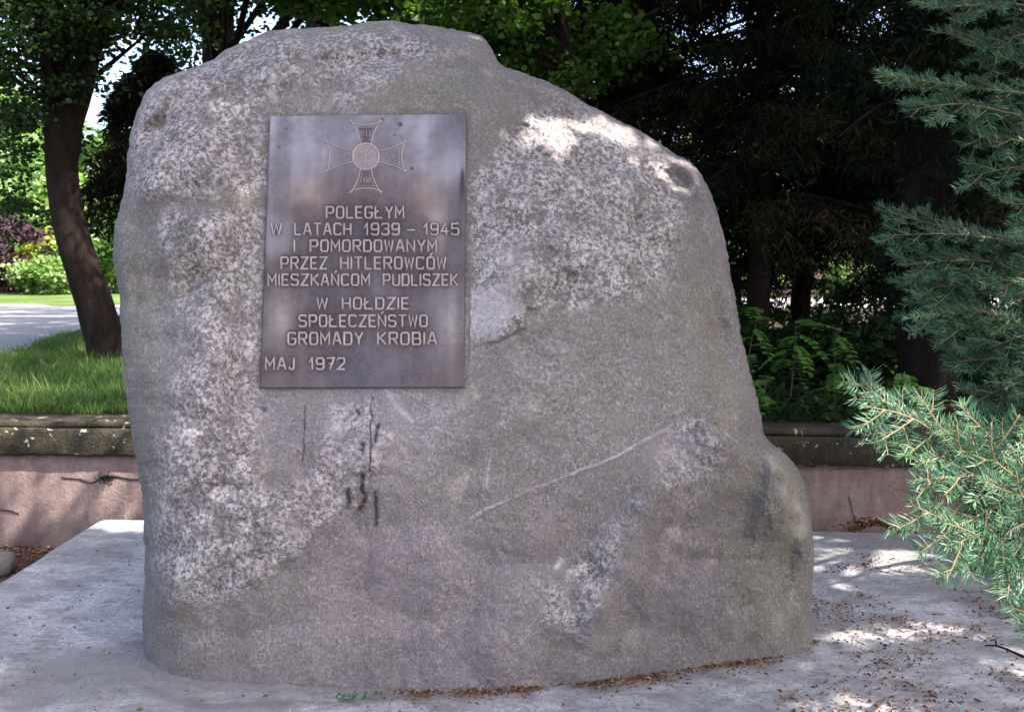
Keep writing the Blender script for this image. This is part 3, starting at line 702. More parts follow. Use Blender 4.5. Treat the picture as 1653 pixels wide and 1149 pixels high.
def wall_prof(prof, x0, x1, n, name, mat, amp, par, seed=0):
    xs_ = np.linspace(x0, x1, n); prof = np.array(prof, float); k_ = len(prof); rows = []
    for (dy, z) in prof:
        q = np.stack([xs_, np.array([wallY(v) for v in xs_])+dy, np.full(n, z)], -1)
        nn = fbm(np.stack([xs_*6, np.full(n, dy*9+seed), np.full(n, z*9)], -1), 4); q[:, 1] += amp*nn; q[:, 2] += amp*.8*np.roll(nn, 7); rows.append(q)
    V = np.array(rows).reshape(-1, 3)-WO
    F = grid_faces(k_, n)[:, ::-1]
    caps = []
    me = mk_mesh(name, V, [F], False); return link(name, me, mat, par)
ZC1, ZC0, ZT = .508, .325, .552
body = [(0, -.40)]+[(0, z) for z in np.linspace(-.3, ZC0, 9)]+[(.33, ZC0), (.33, -.40)]
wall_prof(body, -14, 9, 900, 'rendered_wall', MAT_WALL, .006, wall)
cop = [(.30, ZC0+.002), (-.045, ZC0+.002), (-.052, ZC0+.012), (-.052, .45), (-.05, ZC1-.012), (-.042, ZC1), (.02, ZC1+.004), (.36, ZC1+.004), (.36, ZC0+.002), (.30, ZC0+.002)]
wall_prof(cop, -14, 9, 1400, 'coping', MAT_COP, .012, wall, 3)
cop2 = [(.03, ZC1+.001), (-.008, ZC1+.006), (-.014, ZC1+.016), (-.012, ZT-.012), (0, ZT), (.10, ZT+.004), (.37, ZT+.004), (.37, ZC1)]
wall_prof(cop2, -14, 9, 900, 'coping_cap', MAT_COP, .014, wall, 8)
m = M('crack_dark', 1, .1); m.col((.02, .014, .012)); MAT_CRK = m.m
def crack(pts, w, name='crack'):
    P_ = []; 
    for a, b in pts:
        r = ray(float(a), float(b)); t = (6.86)/(r[1]+.075*r[0]); P_.append(CAM+r*t)
    P_ = smooth_path(P_, 60); P_[:, 2] += .006*fbm(P_*25, 3); P_[:, 1] -= .0065
    hw = w*(.35+.9*np.abs(fbm(P_*18+4, 2)))*np.sin(np.linspace(.05, math.pi-.05, 60))**.4
    A = P_.copy(); B = P_.copy(); A[:, 2] += hw; B[:, 2] -= hw
    me = mk_mesh(name, np.concatenate([A, B, A+[0, .02, 0], B+[0, .02, 0]])-WO, np.concatenate([np.array([(i, 60+i, 61+i, i+1) for i in range(59)]), np.array([(120+i, i, i+1, 121+i) for i in range(59)]), np.array([(60+i, 180+i, 181+i, 61+i) for i in range(59)])]))
    link(name, me, MAT_CRK, wall)
crack([(100,770),(125,772),(148,779),(165,771),(190,769),(212,774),(232,774)], .006)
crack([(0,822),(15,824),(32,829)], .003); crack([(1340,758),(1370,756),(1400,757)], .002); 
crack([(1370,800),(1378,830),(1392,862)], .003)

# ---- upper level: lawn, soil in the shade, path
UZ = .508
PATH = [atZ(a, b, UZ)[:2] for a, b in [(-400,640),(0,583),(60,562),(120,538),(180,515),(230,506),(330,502),(700,500),(1700,498),(1700,484),(700,484),(330,489),(200,494),(100,496),(0,492),(-400,500)]]
PATHP = np.array(PATH)
m = M('lawn_soil', .95, .1)
pm = m.attr('wood')
g = m.mix(m.ramp(m.noise(9, 6, .7), [(.35, 0), (.65, 1)]), (.035, .065, .014), (.075, .125, .028))
g = m.mix(m.ramp(m.noise(.6, 5, .6), [(.4, 0), (.6, .6)]), g, (.12, .15, .05))
s = m.mix(m.ramp(m.noise(9, 6, .7), [(.35, 0), (.65, 1)]), (.018, .012, .009), (.06, .04, .028))
m.col(m.mix(pm, g, s)); m.bump(m.noise(25, 5, .7), .05, 1); MAT_LAWN = m.m
gx = np.concatenate([[-400, -200, -100], np.linspace(-60, 60, 160), [100, 200, 400]]); gy = np.concatenate([[0], np.linspace(.3, 50, 150), [100, 200, 500, 1000]])
GX, GY = np.meshgrid(gx, gy); GYw = GY+7.16-.075*np.clip(GX, -30, 30)
GZ = UZ+.03*fbm(np.stack([GX*.5, GYw*.5, GX*0], -1), 3)*sstep(.4, 2, GY)
wood = sstep(-1.6, .4, GX*(1)+(GYw-8)*.14)
link('lawn', mk_mesh('lawn', np.stack([GX, GYw, GZ], -1).reshape(-1, 3), grid_faces(len(gy), len(gx)), True, {'wood': wood.ravel()}), MAT_LAWN, kind='structure')
m = M('gravel_path', .9, .2); c = m.mix(m.noise(40, 6, .75), (.15, .145, .15), (.25, .24, .245)); c = m.mix(m.ramp(m.noise(1.2, 5, .6), [(.45, 0), (.65, .5)]), c, (.20, .18, .17)); m.col(c); m.bump(m.noise(60, 4), .01, .8); MAT_PATH = m.m
px_ = PATHP[:, 0]; py_ = PATHP[:, 1]
n2 = len(PATHP)//2
A = smooth_path(np.concatenate([PATHP[:n2], np.zeros((n2, 1))], 1), 90); B = smooth_path(np.concatenate([PATHP[n2:][::-1], np.zeros((n2, 1))], 1), 90)
rows = []
for f in np.linspace(0, 1, 10):
    q = A*(1-f)+B*f; q[:, 2] = UZ+.034; rows.append(q)
link('park_path', mk_mesh('park_path', np.array(rows).reshape(-1, 3), grid_faces(10, 90)), MAT_PATH, kind='structure')

# ================================================================= GRASS, LITTER (stuff)
rs = np.random.RandomState(11)
def blades(P, h, w, lean, tints, name, mat, yaw=None):
    n = len(P); a = rs.rand(n)*2*math.pi; d = np.stack([np.cos(a), np.sin(a), a*0], -1); b = rs.rand(n)*2*math.pi
    ld = np.stack([np.cos(b), np.sin(b), b*0], -1)*(h*lean*rs.rand(n))[:, None]
    h = h[:, None]*np.array([0, 0, 1.]); w = np.broadcast_to(w, (n,))[:, None]
    V = np.stack([P-d*w, P+d*w, P+h*.55+ld*.35+d*w*.7, P+h*.55+ld*.35-d*w*.7, P+h+ld], 1).reshape(-1, 3)
    i = np.arange(n)*5
    me = mk_mesh(name, V, [np.stack([i, i+1, i+2, i+3], -1), np.stack([i+3, i+2, i+4], -1)], False, {'tint': np.repeat(tints, 5)})
    return me
MAT_GRASS = leaf_mat('grass_blades', (.015, .040, .010), (.042, .090, .018), (.14, .18, .050), .30)
N = 70000
px = rs.uniform(-60, 235, N*3); v = rs.rand(N*3)
gy_ = 7.2+ (v**1.5)*9; gx_ = (px-826.5)/FPX*(gy_*1.0)+rs.normal(0, .05, N*3)
keep = poly_sd(gx_, gy_, PATHP) < -.02
gx_, gy_ = gx_[keep][:N], gy_[keep][:N]; ok = gy_ > (7.2-.075*gx_+.0); gx_, gy_ = gx_[ok], gy_[ok]
cl = fbm(np.stack([gx_*1.8, gy_*1.8, gx_*0], -1), 3)
hh = (.075+.085*cl+.06*rs.rand(len(gx_)))*(1+.8*(rs.rand(len(gx_)) < .07))
o = link('grass', blades(np.stack([gx_, gy_, np.full(len(gx_), UZ-.005)], -1), np.clip(hh, .03, .3), .004, .9, np.clip(.45+.5*cl+.25*rs.randn(len(gx_)), 0, 1), 'grass', MAT_GRASS), MAT_GRASS, kind='stuff')
tag(o, 'long green grass growing behind the wall on the left', 'grass')

m = M('dry_needles', .9, .2); m.col(m.ramp(m.attr('tint'), [(0, (.05, .022, .012)), (.5, (.15, .065, .03)), (1, (.33, .20, .10))])); MAT_LIT = m.m
def litter(P, size, name):
    n = len(P); a = rs.rand(n)*2*math.pi; L = size*(.5+rs.rand(n)); w = L*rs.uniform(.04, .15, n)
    t = np.stack([np.cos(a), np.sin(a), rs.normal(0, .14, n)], -1)*L[:, None]; s_ = np.stack([-np.sin(a), np.cos(a), rs.normal(0, .3, n)], -1)*w[:, None]
    up = np.zeros((n, 3)); up[:, 2] = .003+.008*rs.rand(n)
    V = np.stack([P-t, P+s_+up, P+t*rs.uniform(.6, 1, (n, 1)), P-s_+up*.4], 1).reshape(-1, 3)+[0, 0, .005]
    i = np.arange(n)*4
    return mk_mesh(name, V, np.concatenate([np.stack([i, i+1, i+2], -1), np.stack([i, i+2, i+3], -1)]), False, {'tint': np.repeat(rs.rand(n), 4)})
pts = []
n = 4200
lx = rs.uniform(.9, 3.2, n*4); ly = rs.uniform(3.3, 6.2, n*4)
dens = sstep(-.15, .45, fbm(np.stack([lx*4, ly*4, lx*0], -1), 4)+.30*(4.6-ly)+.12*(lx-1.3)-.05)
kk = rs.rand(n*4) < dens*.9; pts.append(np.stack([lx[kk][:n], ly[kk][:n], np.zeros(kk.sum())[:n]], -1))
n = 600; lx = rs.uniform(-2.4, 2.5, n); ly = rs.uniform(3.3, 6.2, n); pts.append(np.stack([lx, ly, lx*0], -1)); 
# along the foot of the stone
c3 = contact[(contact[:, 0] > -.45)]; idx = rs.randint(0, len(c3), 1700); q = c3[idx].copy(); q[:, 0] += rs.normal(0, .03, 1700); q[:, 1] -= np.abs(rs.normal(0, .05, 1700))*(.3+rs.rand(1700))+.004; q[:, 2] = .002+.012*rs.rand(1700)
q = q[fbm(q*5, 2) > -.5+.6*rs.rand(len(q))]; pts.append(q)
P_ = np.concatenate(pts)
o = link('dry_needle_litter', litter(P_, .011, 'dry_needle_litter'), MAT_LIT, kind='stuff'); tag(o, 'scattered brown dry needles and leaf scraps on the concrete slab', 'litter')
n = 2600; lx = rs.uniform(-5, -2.66, n); ly = 6.86-.075*lx-np.abs(rs.normal(0, .5, n))-.02
o = link('dead_leaf_litter', litter(np.stack([lx, ly, np.full(n, -.315)], -1), .018, 'dead_leaf_litter'), MAT_LIT, kind='stuff'); tag(o, 'reddish dead leaves on the soil between the slab and the wall', 'litter')
n = 900; a = atZ(1430, 866, .0); lx = a[0]+rs.normal(0, .16, n); ly = 6.42-.07*lx+.04+np.abs(rs.normal(0, .08, n)); lz = -.12+.135*np.exp(-((lx-a[0])/.22)**2)*np.ones(n)
o = link('needle_heap', litter(np.stack([lx, ly, lz+.03*rs.rand(n)], -1), .02, 'needle_heap'), MAT_LIT, kind='stuff'); tag(o, 'small heap of orange dry needles against the foot of the wall', 'litter')

# ================================================================= TREES AND SHRUBS
def bark(name, a, b, sc=1):
    m = M(name, .95, .15); n = m.noise(9*sc, 6, .7, co=m.co((1, 1, .25))); m.col(m.mix(m.ramp(n, [(.35, 0), (.65, 1)]), a, b)); m.bump(m.noise(16*sc, 6, .7, co=m.co((1, 1, .22))), .05, 1); return m.m
MAT_BARK = bark('bark_dark', (.008, .005, .004), (.024, .015, .012)); MAT_BARK2 = bark('bark_grey', (.04, .03, .028), (.10, .08, .07))  # bark_dark has the shade under the crowns put into its colour
LEAF6 = np.array([(0, 0, 0), (.36, .28, .05), (.34, .68, .03), (0, 1, -.04), (-.34, .68, .03), (-.36, .28, .05)])
LF = [np.array([[0, 1, 2, 3], [0, 3, 4, 5]])]
LEAFN = np.array([(0, 0, 0), (.085, .45, .04), (0, 1, -.12), (-.085, .45, .04)])
LEAF4 = np.array([(0, 0, 0), (.38, .5, .06), (0, 1, 0), (-.38, .5, .06)]); LF4 = [np.array([[0, 1, 2, 3]])]
def leaves(P, size, tint, rs, name, droop=.3, tmpl=6, flat=.5):
    n = len(P); T, Fm = (LEAF6, LF[0]) if tmpl == 6 else (LEAF4 if tmpl == 4 else LEAFN, LF4[0])
    d = rs.normal(size=(n, 3)); d[:, 2] = d[:, 2]*.5-droop; d = unit(d)
    nn = rs.normal(size=(n, 3)); nn[:, 2] += flat*2; nn = unit(nn-d*(nn*d).sum(1)[:, None]); s = np.cross(d, nn)
    sz = (size*rs.uniform(.6, 1.3, n))[:, None, None]
    V = P[:, None]+sz*(T[None, :, 0:1]*s[:, None]+T[None, :, 1:2]*d[:, None]+T[None, :, 2:3]*nn[:, None])
    k = len(T); F = (np.arange(n)*k)[:, None, None]+Fm[None]
    return mk_mesh(name, V.reshape(-1, 3), F.reshape(-1, Fm.shape[1]), False, {'tint': np.repeat(tint, k)})
def crown_pts(rs, blobs, n, ncl, cr, shell=.55, holes=None):
    """leaf positions in clusters spread over ellipsoids (centre, radii)"""
    vol = np.array([b[1][0]*b[1][1]*b[1][2] for b in blobs])**.75; vol = vol/vol.sum()
    cs = []
    for (c, r), f in zip(blobs, vol):
        k = max(3, int(ncl*f)); d = unit(rs.normal(size=(k, 3))); q = (shell+(1-shell)*rs.rand(k))[:, None]*d*np.array(r)+np.array(c); cs.append(q)
    cs = np.concatenate(cs)
    i = rs.randint(0, len(cs), n); sc = cr*(.6+.8*rs.rand(len(cs)))
    off = rs.normal(size=(n, 3)); off = unit(off)*(rs.rand(n)**.6)[:, None]*sc[i][:, None]*np.array([1, 1, .55])
    ct = rs.rand(len(cs)); return cs[i]+off, ct[i], cs
def tree(name, label, base, trunk, rads, blobs, nleaf, size, ncl, cr, lmat, bmat, seed, group=None, cat='tree', shell=.5, limbs=10, tmpl=6, droop=.3, keepf=None, wob=.12, limb_r=.05, crown_name='crown', tvar=.35):
    rs = np.random.RandomState(seed); base = np.array(base, float)
    t = empty(name, tuple(base), label, cat, group)
    P, ct, cs = crown_pts(rs, blobs, nleaf, ncl, cr, shell)
    mb = MB(); path = smooth_path(trunk, 26); rd = np.interp(np.linspace(0, 1, 26), np.linspace(0, 1, len(rads)), rads)
    V, F = tube(path, rd, 16, True, wob, seed); mb.add(V, F)
    for i in rs.choice(len(cs), min(limbs, len(cs)), False):
        e = cs[i]; k = np.argmin(np.linalg.norm(path-(e-[0, 0, .35*np.linalg.norm(e-path[len(path)//2])]), axis=1)); k = max(k, 6)
        a = path[k]; m_ = (a+e)/2+rs.normal(0, .12, 3)*np.linalg.norm(e-a)*.6+[0, 0, .08*np.linalg.norm(e-a)]
        V, F = tube(smooth_path([a, m_, e], 9), np.linspace(min(limb_r, rd[k]*.7), .008, 9), 6, True); mb.add(V, F)
    link('trunk', mb.mesh('trunk', True, origin=base), bmat, t)
    if keepf is not None: kk = keepf(P); P = P[kk]; ct = ct[kk]
    tint = np.clip(ct*.6+.2+rs.normal(0, tvar*.5, len(P)), 0, 1)
    link(crown_name, leaves(P-base, size, tint, rs, crown_name, droop, tmpl), lmat, t); return t
L_DARK = leaf_mat('leaves_dark', (.006, .014, .004), (.012, .028, .008), (.03, .055, .014), .18, rough=.8, spec=.08)
L_MAPLE = leaf_mat('leaves_maple', (.018, .045, .008), (.04, .085, .016), (.09, .15, .03), .42)
L_BRIGHT = leaf_mat('leaves_bright', (.06, .12, .03), (.13, .20, .07), (.26, .33, .15), .4)
L_YEL = leaf_mat('leaves_yellow_green', (.14, .17, .02), (.26, .28, .04), (.38, .38, .08), .35)
L_PURP = leaf_mat('leaves_purple', (.012, .006, .009), (.030, .014, .022), (.10, .05, .075), .12, tcol=(1.4, .5, .8))
L_CON = leaf_mat('spruce_foliage', (.004, .007, .004), (.008, .014, .007), (.045, .028, .014), .05, rough=.85, spec=.04)
L_SHADE = leaf_mat('leaves_shaded_maple', (.008, .018, .005), (.018, .038, .009), (.045, .085, .018), .28)  # darker copy of the maple leaves, shade put into the colour
L_CANOPY = leaf_mat('leaves_linden', (.02, .05, .01), (.045, .09, .018), (.08, .13, .03), .12)

# -- leafy tree beyond the right edge of the picture, its crown shades the stone (gaps where the sun comes through)
def gz(px, py): q = atZ(float(px), float(py), 0.); return q
def shadow0(p): p = np.asarray(p, float); return (p-SUN*(p[..., 2:3]/SUN[2]))[..., :2]
HOLES = []           # ellipses on z=0 along the sun: centre, radii, angle
def hole_ground(px, py, rx, ry): q = gz(px, py); HOLES.append((q[0], q[1], rx, ry))
for a in ((1335,890,.14,.05),(1400,905,.22,.06),(1440,925,.24,.05),(1390,942,.12,.05),(1460,893,.16,.05),(1370,955,.08,.04),(1340,915,.08,.06),(1430,1015,.20,.045),(1400,1030,.16,.03),(1480,1022,.16,.03),(1560,995,.16,.035),(1620,1000,.12,.025),(1380,1145,.14,.06),(1640,1145,.1,.05),
          (175,847,.18,.05),(205,852,.15,.05),(190,842,.2,.05),(148,884,.14,.020),(60,915,.22,.022),(20,922,.1,.02),(150,995,.12,.02),(1345,868,.12,.03),(70,1000,.09,.02)): hole_ground(a[0], a[1], a[2]*(1.3 if a[0] > 800 else 1.2), a[3]*(1.25 if a[0] > 800 else 1.2))
def hole_rock(px, py, rx, ry):
    i = np.argmin((PX-px)**2+(PY-py)**2); q = shadow0(Pf.reshape(-1, 3)[i]); HOLES.append((q[0], q[1], rx, ry))
for a in ((893,215,.10,.07),(915,200,.08,.07),(875,200,.06,.06),(965,195,.09,.05),(1000,215,.10,.05),(1040,240,.10,.05),(1075,262,.08,.04),(1110,285,.06,.05),(905,235,.06,.04),(246,960,.015,.015),(247,985,.015,.015),(245,940,.01,.01),(838,200,.03,.04)): hole_rock(*a)
ROCKH = [h_ for h_ in HOLES[-12:]]
def hole_wall(px, py, rx, ry):
    r = ray(float(px), float(py)); t = 6.86/(r[1]+.075*r[0]); q = shadow0(CAM+r*t); HOLES.append((q[0], q[1], rx, ry))
for a in ((200,765,.10,.03),(195,800,.07,.03),(203,825,.06,.04),(168,705,.06,.04),(60,760,.1,.03)): hole_wall(*a)
for a, c, y_, r1, r2 in ((1560,800,2.75,.30,.22),(1500,720,2.72,.22,.12),(1420,660,2.68,.12,.08),(1620,880,2.7,.2,.2),(1600,160,4.1,.14,.1),(1560,370,4.2,.1,.06),(1215,545,7.6,.06,.1),(1640,300,4.0,.12,.1),(1640,480,4.2,.12,.06)):
    q = shadow0(atY(float(a), float(c), y_)); HOLES.append((q[0], q[1], r1, r2))
_rs = shadow0(Pf[::6, ::6].reshape(-1, 3)); _vis = Pf[::6, ::6].reshape(-1, 3)[:, 2] > 0
_rs = _rs[_vis]
HOLES = [h_ for h_ in HOLES if h_ in ROCKH or not ((((_rs[:, 0]-h_[0])/(h_[2]*1.2+.12))**2+((_rs[:, 1]-h_[1])/(h_[3]*1.2+.12))**2) < 1).any()]
HOLES_ = np.array(HOLES)
def canopy_keep(P):
    s = shadow0(P); k = np.ones(len(P), bool)
    for cx, cy, rx, ry in HOLES_:
        k &= (((s[:, 0]-cx)/(rx*1.2+.045))**2+((s[:, 1]-cy)/(ry*1.2+.045))**2) > 1
    return k
CAN = []
sx = SUN[0]/SUN[2]; sy = SUN[1]/SUN[2]
for gx0 in np.arange(-3.4, 3.9, 1.0):
    for gy0 in np.arange(2.6, 7.6, 1.0):
        h_ = 6.4+.5*math.sin(gx0*1.3+gy0); CAN.append(((gx0+sx*h_, gy0+sy*h_, h_), (.75, .75, .55)))
tree('linden_tree', 'leafy tree right of the camera whose high crown shades the boulder', (8.6, -.6, -.32), [(8.6, -.6, -.4), (8.5, -.4, 2), (7.8, .3, 4.4), (6.6, 1.6, 6.0), (5, 3, 6.8)], [.34, .27, .22, .15, .06], CAN, 84000, .10, 800, .5, L_CANOPY, MAT_BARK2, 5,
     shell=.1, limbs=26, keepf=canopy_keep, limb_r=.07)

CAN2 = []  # unseen crown added to keep sun off the wood
for gx0 in np.arange(-.5, 10, 1.9):
    for gy0 in np.arange(7.6, 17, 1.9):
        h_ = 9.4+.6*math.sin(gx0*1.3+gy0); CAN2.append(((gx0+sx*h_, gy0+sy*h_, h_), (1.3, 1.3, .8)))
tree('wood_shade_tree', 'added unseen tree beyond the right edge, its high crown shading the dark wood', (19.5, 9, UZ-.05), [(19.5, 9, UZ-.1), (19, 9, 4), (17.5, 9, 7), (14, 9, 9), (10, 9, 9.6)], [.45, .36, .28, .2, .08], CAN2, 46000, .20, 420, .85, L_DARK, MAT_BARK2, 6, shell=.1, limbs=30, limb_r=.1, tmpl=4)
CAN3 = []  # unseen crown added to throw dappled shade on the path
for gx0 in np.arange(-17, -4, 2.0):
    for gy0 in np.arange(15.5, 29, 2.0):
        h_ = 10.2+.4*math.sin(gx0+gy0); CAN3.append(((gx0+sx*h_, gy0+sy*h_, h_), (1.4, 1.4, .8)))
tree('path_shade_tree', 'added unseen tree behind the boulder, its high crown dappling the path with shade', (-3.4, 19, UZ-.05), [(-3.4, 19, UZ-.1), (-3.4, 19, 4), (-3.2, 18.5, 7), (-3, 18, 10)], [.4, .33, .27, .15], CAN3, 30000, .20, 260, .8, L_SHADE, MAT_BARK, 7, shell=.1, limbs=30, limb_r=.1, tmpl=4)
# -- leaning dark trunk on the left lawn
b = atZ(178, 590, UZ); YL = b[1]
tp_ = [atY(a, c, y) for a, c, y in ((182,600,YL),(160,510,YL),(132,430,YL),(108,350,YL),(100,270,YL),(104,200,YL),(92,120,YL+.1),(84,0,YL+.2),(60,-200,YL+.4))]
YY = YL
def wb(px, py, Y, r): return (tuple(atY(px, py, Y)), r)
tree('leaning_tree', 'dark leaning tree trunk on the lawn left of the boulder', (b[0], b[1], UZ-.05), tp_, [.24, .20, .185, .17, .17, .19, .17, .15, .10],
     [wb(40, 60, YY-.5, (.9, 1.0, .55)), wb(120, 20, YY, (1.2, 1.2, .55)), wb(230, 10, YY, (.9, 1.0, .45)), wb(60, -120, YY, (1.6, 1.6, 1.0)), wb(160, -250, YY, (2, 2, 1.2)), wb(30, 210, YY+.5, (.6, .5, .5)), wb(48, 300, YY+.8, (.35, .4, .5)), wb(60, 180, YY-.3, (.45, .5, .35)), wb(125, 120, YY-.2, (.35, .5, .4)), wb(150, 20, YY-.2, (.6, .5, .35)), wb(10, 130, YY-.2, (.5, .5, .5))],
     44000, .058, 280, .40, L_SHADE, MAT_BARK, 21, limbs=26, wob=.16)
fk = MB(); V, F = tube(smooth_path([atY(104, 240, YL), atY(128, 160, YL-.05), atY(150, 80, YL-.1), atY(185, -60, YL-.2)], 14), np.linspace(.13, .08, 14), 12, True, .12, 3); fk.add(V, F)
_lt = bpy.data.objects['leaning_tree']; link('limb', fk.mesh('limb', True, origin=np.array(_lt.location)), MAT_BARK, _lt)
# fork of the leaning tree hidden in the leaves -> spruce boughs between tree and stone
def conifer(name, label, x, y, h, r0, seed, zlow=1.0, zhi=None, nb=60, L=1.8, mat=None, group=None, nl=220, size=.075, drop=.35, tr=.22):
    """trunk with drooping boughs carrying hanging sprays"""
    rs = np.random.RandomState(seed); base = np.array([x, y, UZ-.05]); t = empty(name, tuple(base), label, 'tree', group)
    mb = MB(); path = smooth_path([(x, y, UZ-.1), (x+.05, y, h*.4), (x-.04, y+.03, h*.75), (x, y, h)], 20)
    V, F = tube(path, np.linspace(tr, .04, 20), 12, True, .12, seed); mb.add(V, F)
    PP = []; DD = []
    for i in range(nb):
        z = zlow+(h-zlow)*rs.rand()**1.1*.96; a = rs.rand()*2*math.pi; l = L*(1-.75*(z-zlow)/(h-zlow))*rs.uniform(.7, 1.15)
        d = np.array([math.cos(a), math.sin(a), 0]); s = np.linspace(0, 1, 8)[:, None]
        bp = np.array([x, y, z])+d*l*s+np.array([0, 0, 1])*(-(s**1.6)*l*drop+.12*l*s)
        V, F = tube(bp, np.linspace(.03, .006, 8), 5, True); mb.add(V, F)
        q = rs.rand(nl)**.7; k = np.interp(q, s[:, 0], np.arange(8)); pt = np.stack([np.interp(q, s[:, 0], bp[:, c]) for c in range(3)], -1)
        side = np.array([-d[1], d[0], 0]); wdt = .32*l*(1-q*.75)
        pt = pt+side*(rs.uniform(-1, 1, nl)*wdt)[:, None]; pt[:, 2] -= np.abs(rs.normal(0, .10, nl))
        PP.append(pt); DD.append(np.full(nl, rs.rand()))
    P = np.concatenate(PP); D = np.concatenate(DD)
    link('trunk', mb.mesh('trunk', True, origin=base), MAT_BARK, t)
    link('crown', leaves(P-base, size, np.clip(D*.6+rs.normal(.2, .2, len(P)), 0, 1), rs, 'crown', .9, 3), mat or L_CON, t)
    return t
q = atY(215, 200, 14.)
conifer('spruce_tree', 'dark spruce with drooping boughs between the leaning trunk and the boulder', q[0]+.2, 14., 4.5, .2, 31, zlow=2.3, nb=85, L=1.15, nl=330, size=.14)
# upright trunks rising behind the top of the stone
q = atY(352, 60, 15.5)
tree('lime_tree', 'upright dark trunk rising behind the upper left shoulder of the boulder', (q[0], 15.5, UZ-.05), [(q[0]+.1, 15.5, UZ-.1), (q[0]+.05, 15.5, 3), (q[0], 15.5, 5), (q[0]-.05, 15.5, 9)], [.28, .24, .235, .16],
     [wb(420, 0, 15.2, (1.5, 1.2, .42)), wb(290, 30, 15.8, (.6, 1, .25)), wb(320, -120, 15, (2.4, 2, .9)), wb(540, -10, 15.0, (1.3, 1.2, .42)), wb(250, 10, 14.6, (.9, 1, .4)), wb(280, 95, 15.9, (.3, .5, .15))]+[((gx0+sx*7.5, gy0+sy*7.5, 8.1), (1.2, 1.2, .7)) for gx0 in np.arange(-7.5, -1, 1.7) for gy0 in np.arange(8.2, 15, 1.8)], 80000, .068, 360, .5, L_SHADE, MAT_BARK, 22, limbs=18)  # high blobs added out of view, toward the sun, to shade the lawn
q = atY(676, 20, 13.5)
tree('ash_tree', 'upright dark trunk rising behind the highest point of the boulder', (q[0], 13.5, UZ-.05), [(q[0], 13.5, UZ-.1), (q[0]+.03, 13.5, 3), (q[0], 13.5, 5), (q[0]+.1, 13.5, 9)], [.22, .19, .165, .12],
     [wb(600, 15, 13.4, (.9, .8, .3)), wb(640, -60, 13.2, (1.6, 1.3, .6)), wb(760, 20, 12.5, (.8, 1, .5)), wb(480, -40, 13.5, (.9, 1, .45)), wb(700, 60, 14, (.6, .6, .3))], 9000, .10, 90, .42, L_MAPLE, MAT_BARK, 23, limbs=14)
tree('maple_tree', 'young maple with bright green leaves just above the right shoulder of the boulder', (1.0, 10.4, UZ-.05), [(1.0, 10.4, UZ-.1), (.9, 10.4, 2), (.6, 10.3, 3.4), (.2, 10.2, 4.8)], [.09, .07, .055, .03],
     [wb(760, 20, 10.2, (.55, .6, .35)), wb(850, 30, 10.4, (.6, .6, .28)), wb(860, 90, 10.6, (.4, .5, .22)), wb(950, 120, 10.6, (.45, .5, .28)), wb(1010, 60, 10.6, (.4, .5, .3)), wb(800, -60, 10.2, (.9, .8, .4))], 8500, .065, 95, .30, leaf_mat('leaves_fresh', (.014, .040, .006), (.035, .080, .012), (.11, .18, .035), .45), MAT_BARK, 24, limbs=22, limb_r=.02)

# -- dark wood on the right
dk = [(1.25, 12.2, 7.5), (2.6, 11.2, 8.0), (3.6, 13.2, 8.5), (4.9, 11.6, 7.8), (5.9, 13.4, 8.8), (.4, 13.6, 8.2), (7.4, 11.8, 8.0)]
names = ['dark conifer just right of the boulder shoulder', 'dark conifer behind the right end of the wall coping', 'dark conifer at the back of the shaded wood', 'dark conifer behind the near fir boughs', 'tall dark conifer deepest in the wood on the right', 'dark conifer hidden mostly behind the boulder top', 'dark conifer farthest right beyond the fir']
for i_, ((x_, y_, h_), lb) in enumerate(zip(dk, names)):
    conifer('dark_conifer', lb, x_, y_, h_, .2, 40+i_, zlow=(1.55 if y_ > 12 else 2.1), nb=165, L=1.9, nl=430, size=.12, group='dark conifers of the wood on the right', drop=.38, tr=.13)
q = atY(1500, 300, 8.6)
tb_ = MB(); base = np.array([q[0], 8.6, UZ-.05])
tk = empty('old_spruce', tuple(base), 'thick spruce trunk with shade in its bark colour, standing close behind the wall at the right', 'tree')
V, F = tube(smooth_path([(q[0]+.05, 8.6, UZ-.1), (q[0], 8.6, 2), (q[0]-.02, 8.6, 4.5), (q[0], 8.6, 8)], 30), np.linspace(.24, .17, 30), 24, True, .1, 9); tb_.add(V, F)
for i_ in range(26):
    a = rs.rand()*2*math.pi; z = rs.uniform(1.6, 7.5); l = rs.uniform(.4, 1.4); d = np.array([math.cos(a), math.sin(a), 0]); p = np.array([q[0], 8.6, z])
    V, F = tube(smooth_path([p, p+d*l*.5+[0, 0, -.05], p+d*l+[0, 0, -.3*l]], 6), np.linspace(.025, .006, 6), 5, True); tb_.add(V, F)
link('trunk', tb_.mesh('trunk', True, origin=base), bark('bark_deep_shade', (.005, .003, .003), (.016, .010, .009)), tk)  # near-black bark colour carries the deep shade of the wood
rs_ = np.random.RandomState(77); P, ct, cs = crown_pts(rs_, [((q[0], 8.8, 5.8), (1.9, 1.6, 1.9)), ((q[0]-.1, 8.5, 3.6), (.8, .55, 1.3)), ((q[0]+.1, 8.15, 2.6), (.7, .25, 1.2)), ((q[0], 8.15, 1.55), (.65, .22, .7)), ((q[0]+.5, 8.7, 1.6), (.6, .4, .7)), ((q[0]-.1, 8.1, 3.8), (.7, .25, .9))], 80000, 330, .5, .4)
link('crown', leaves(P-base, .10, np.clip(ct*.5+.2, 0, 1), rs_, 'crown', .8, 3), L_CON, tk)
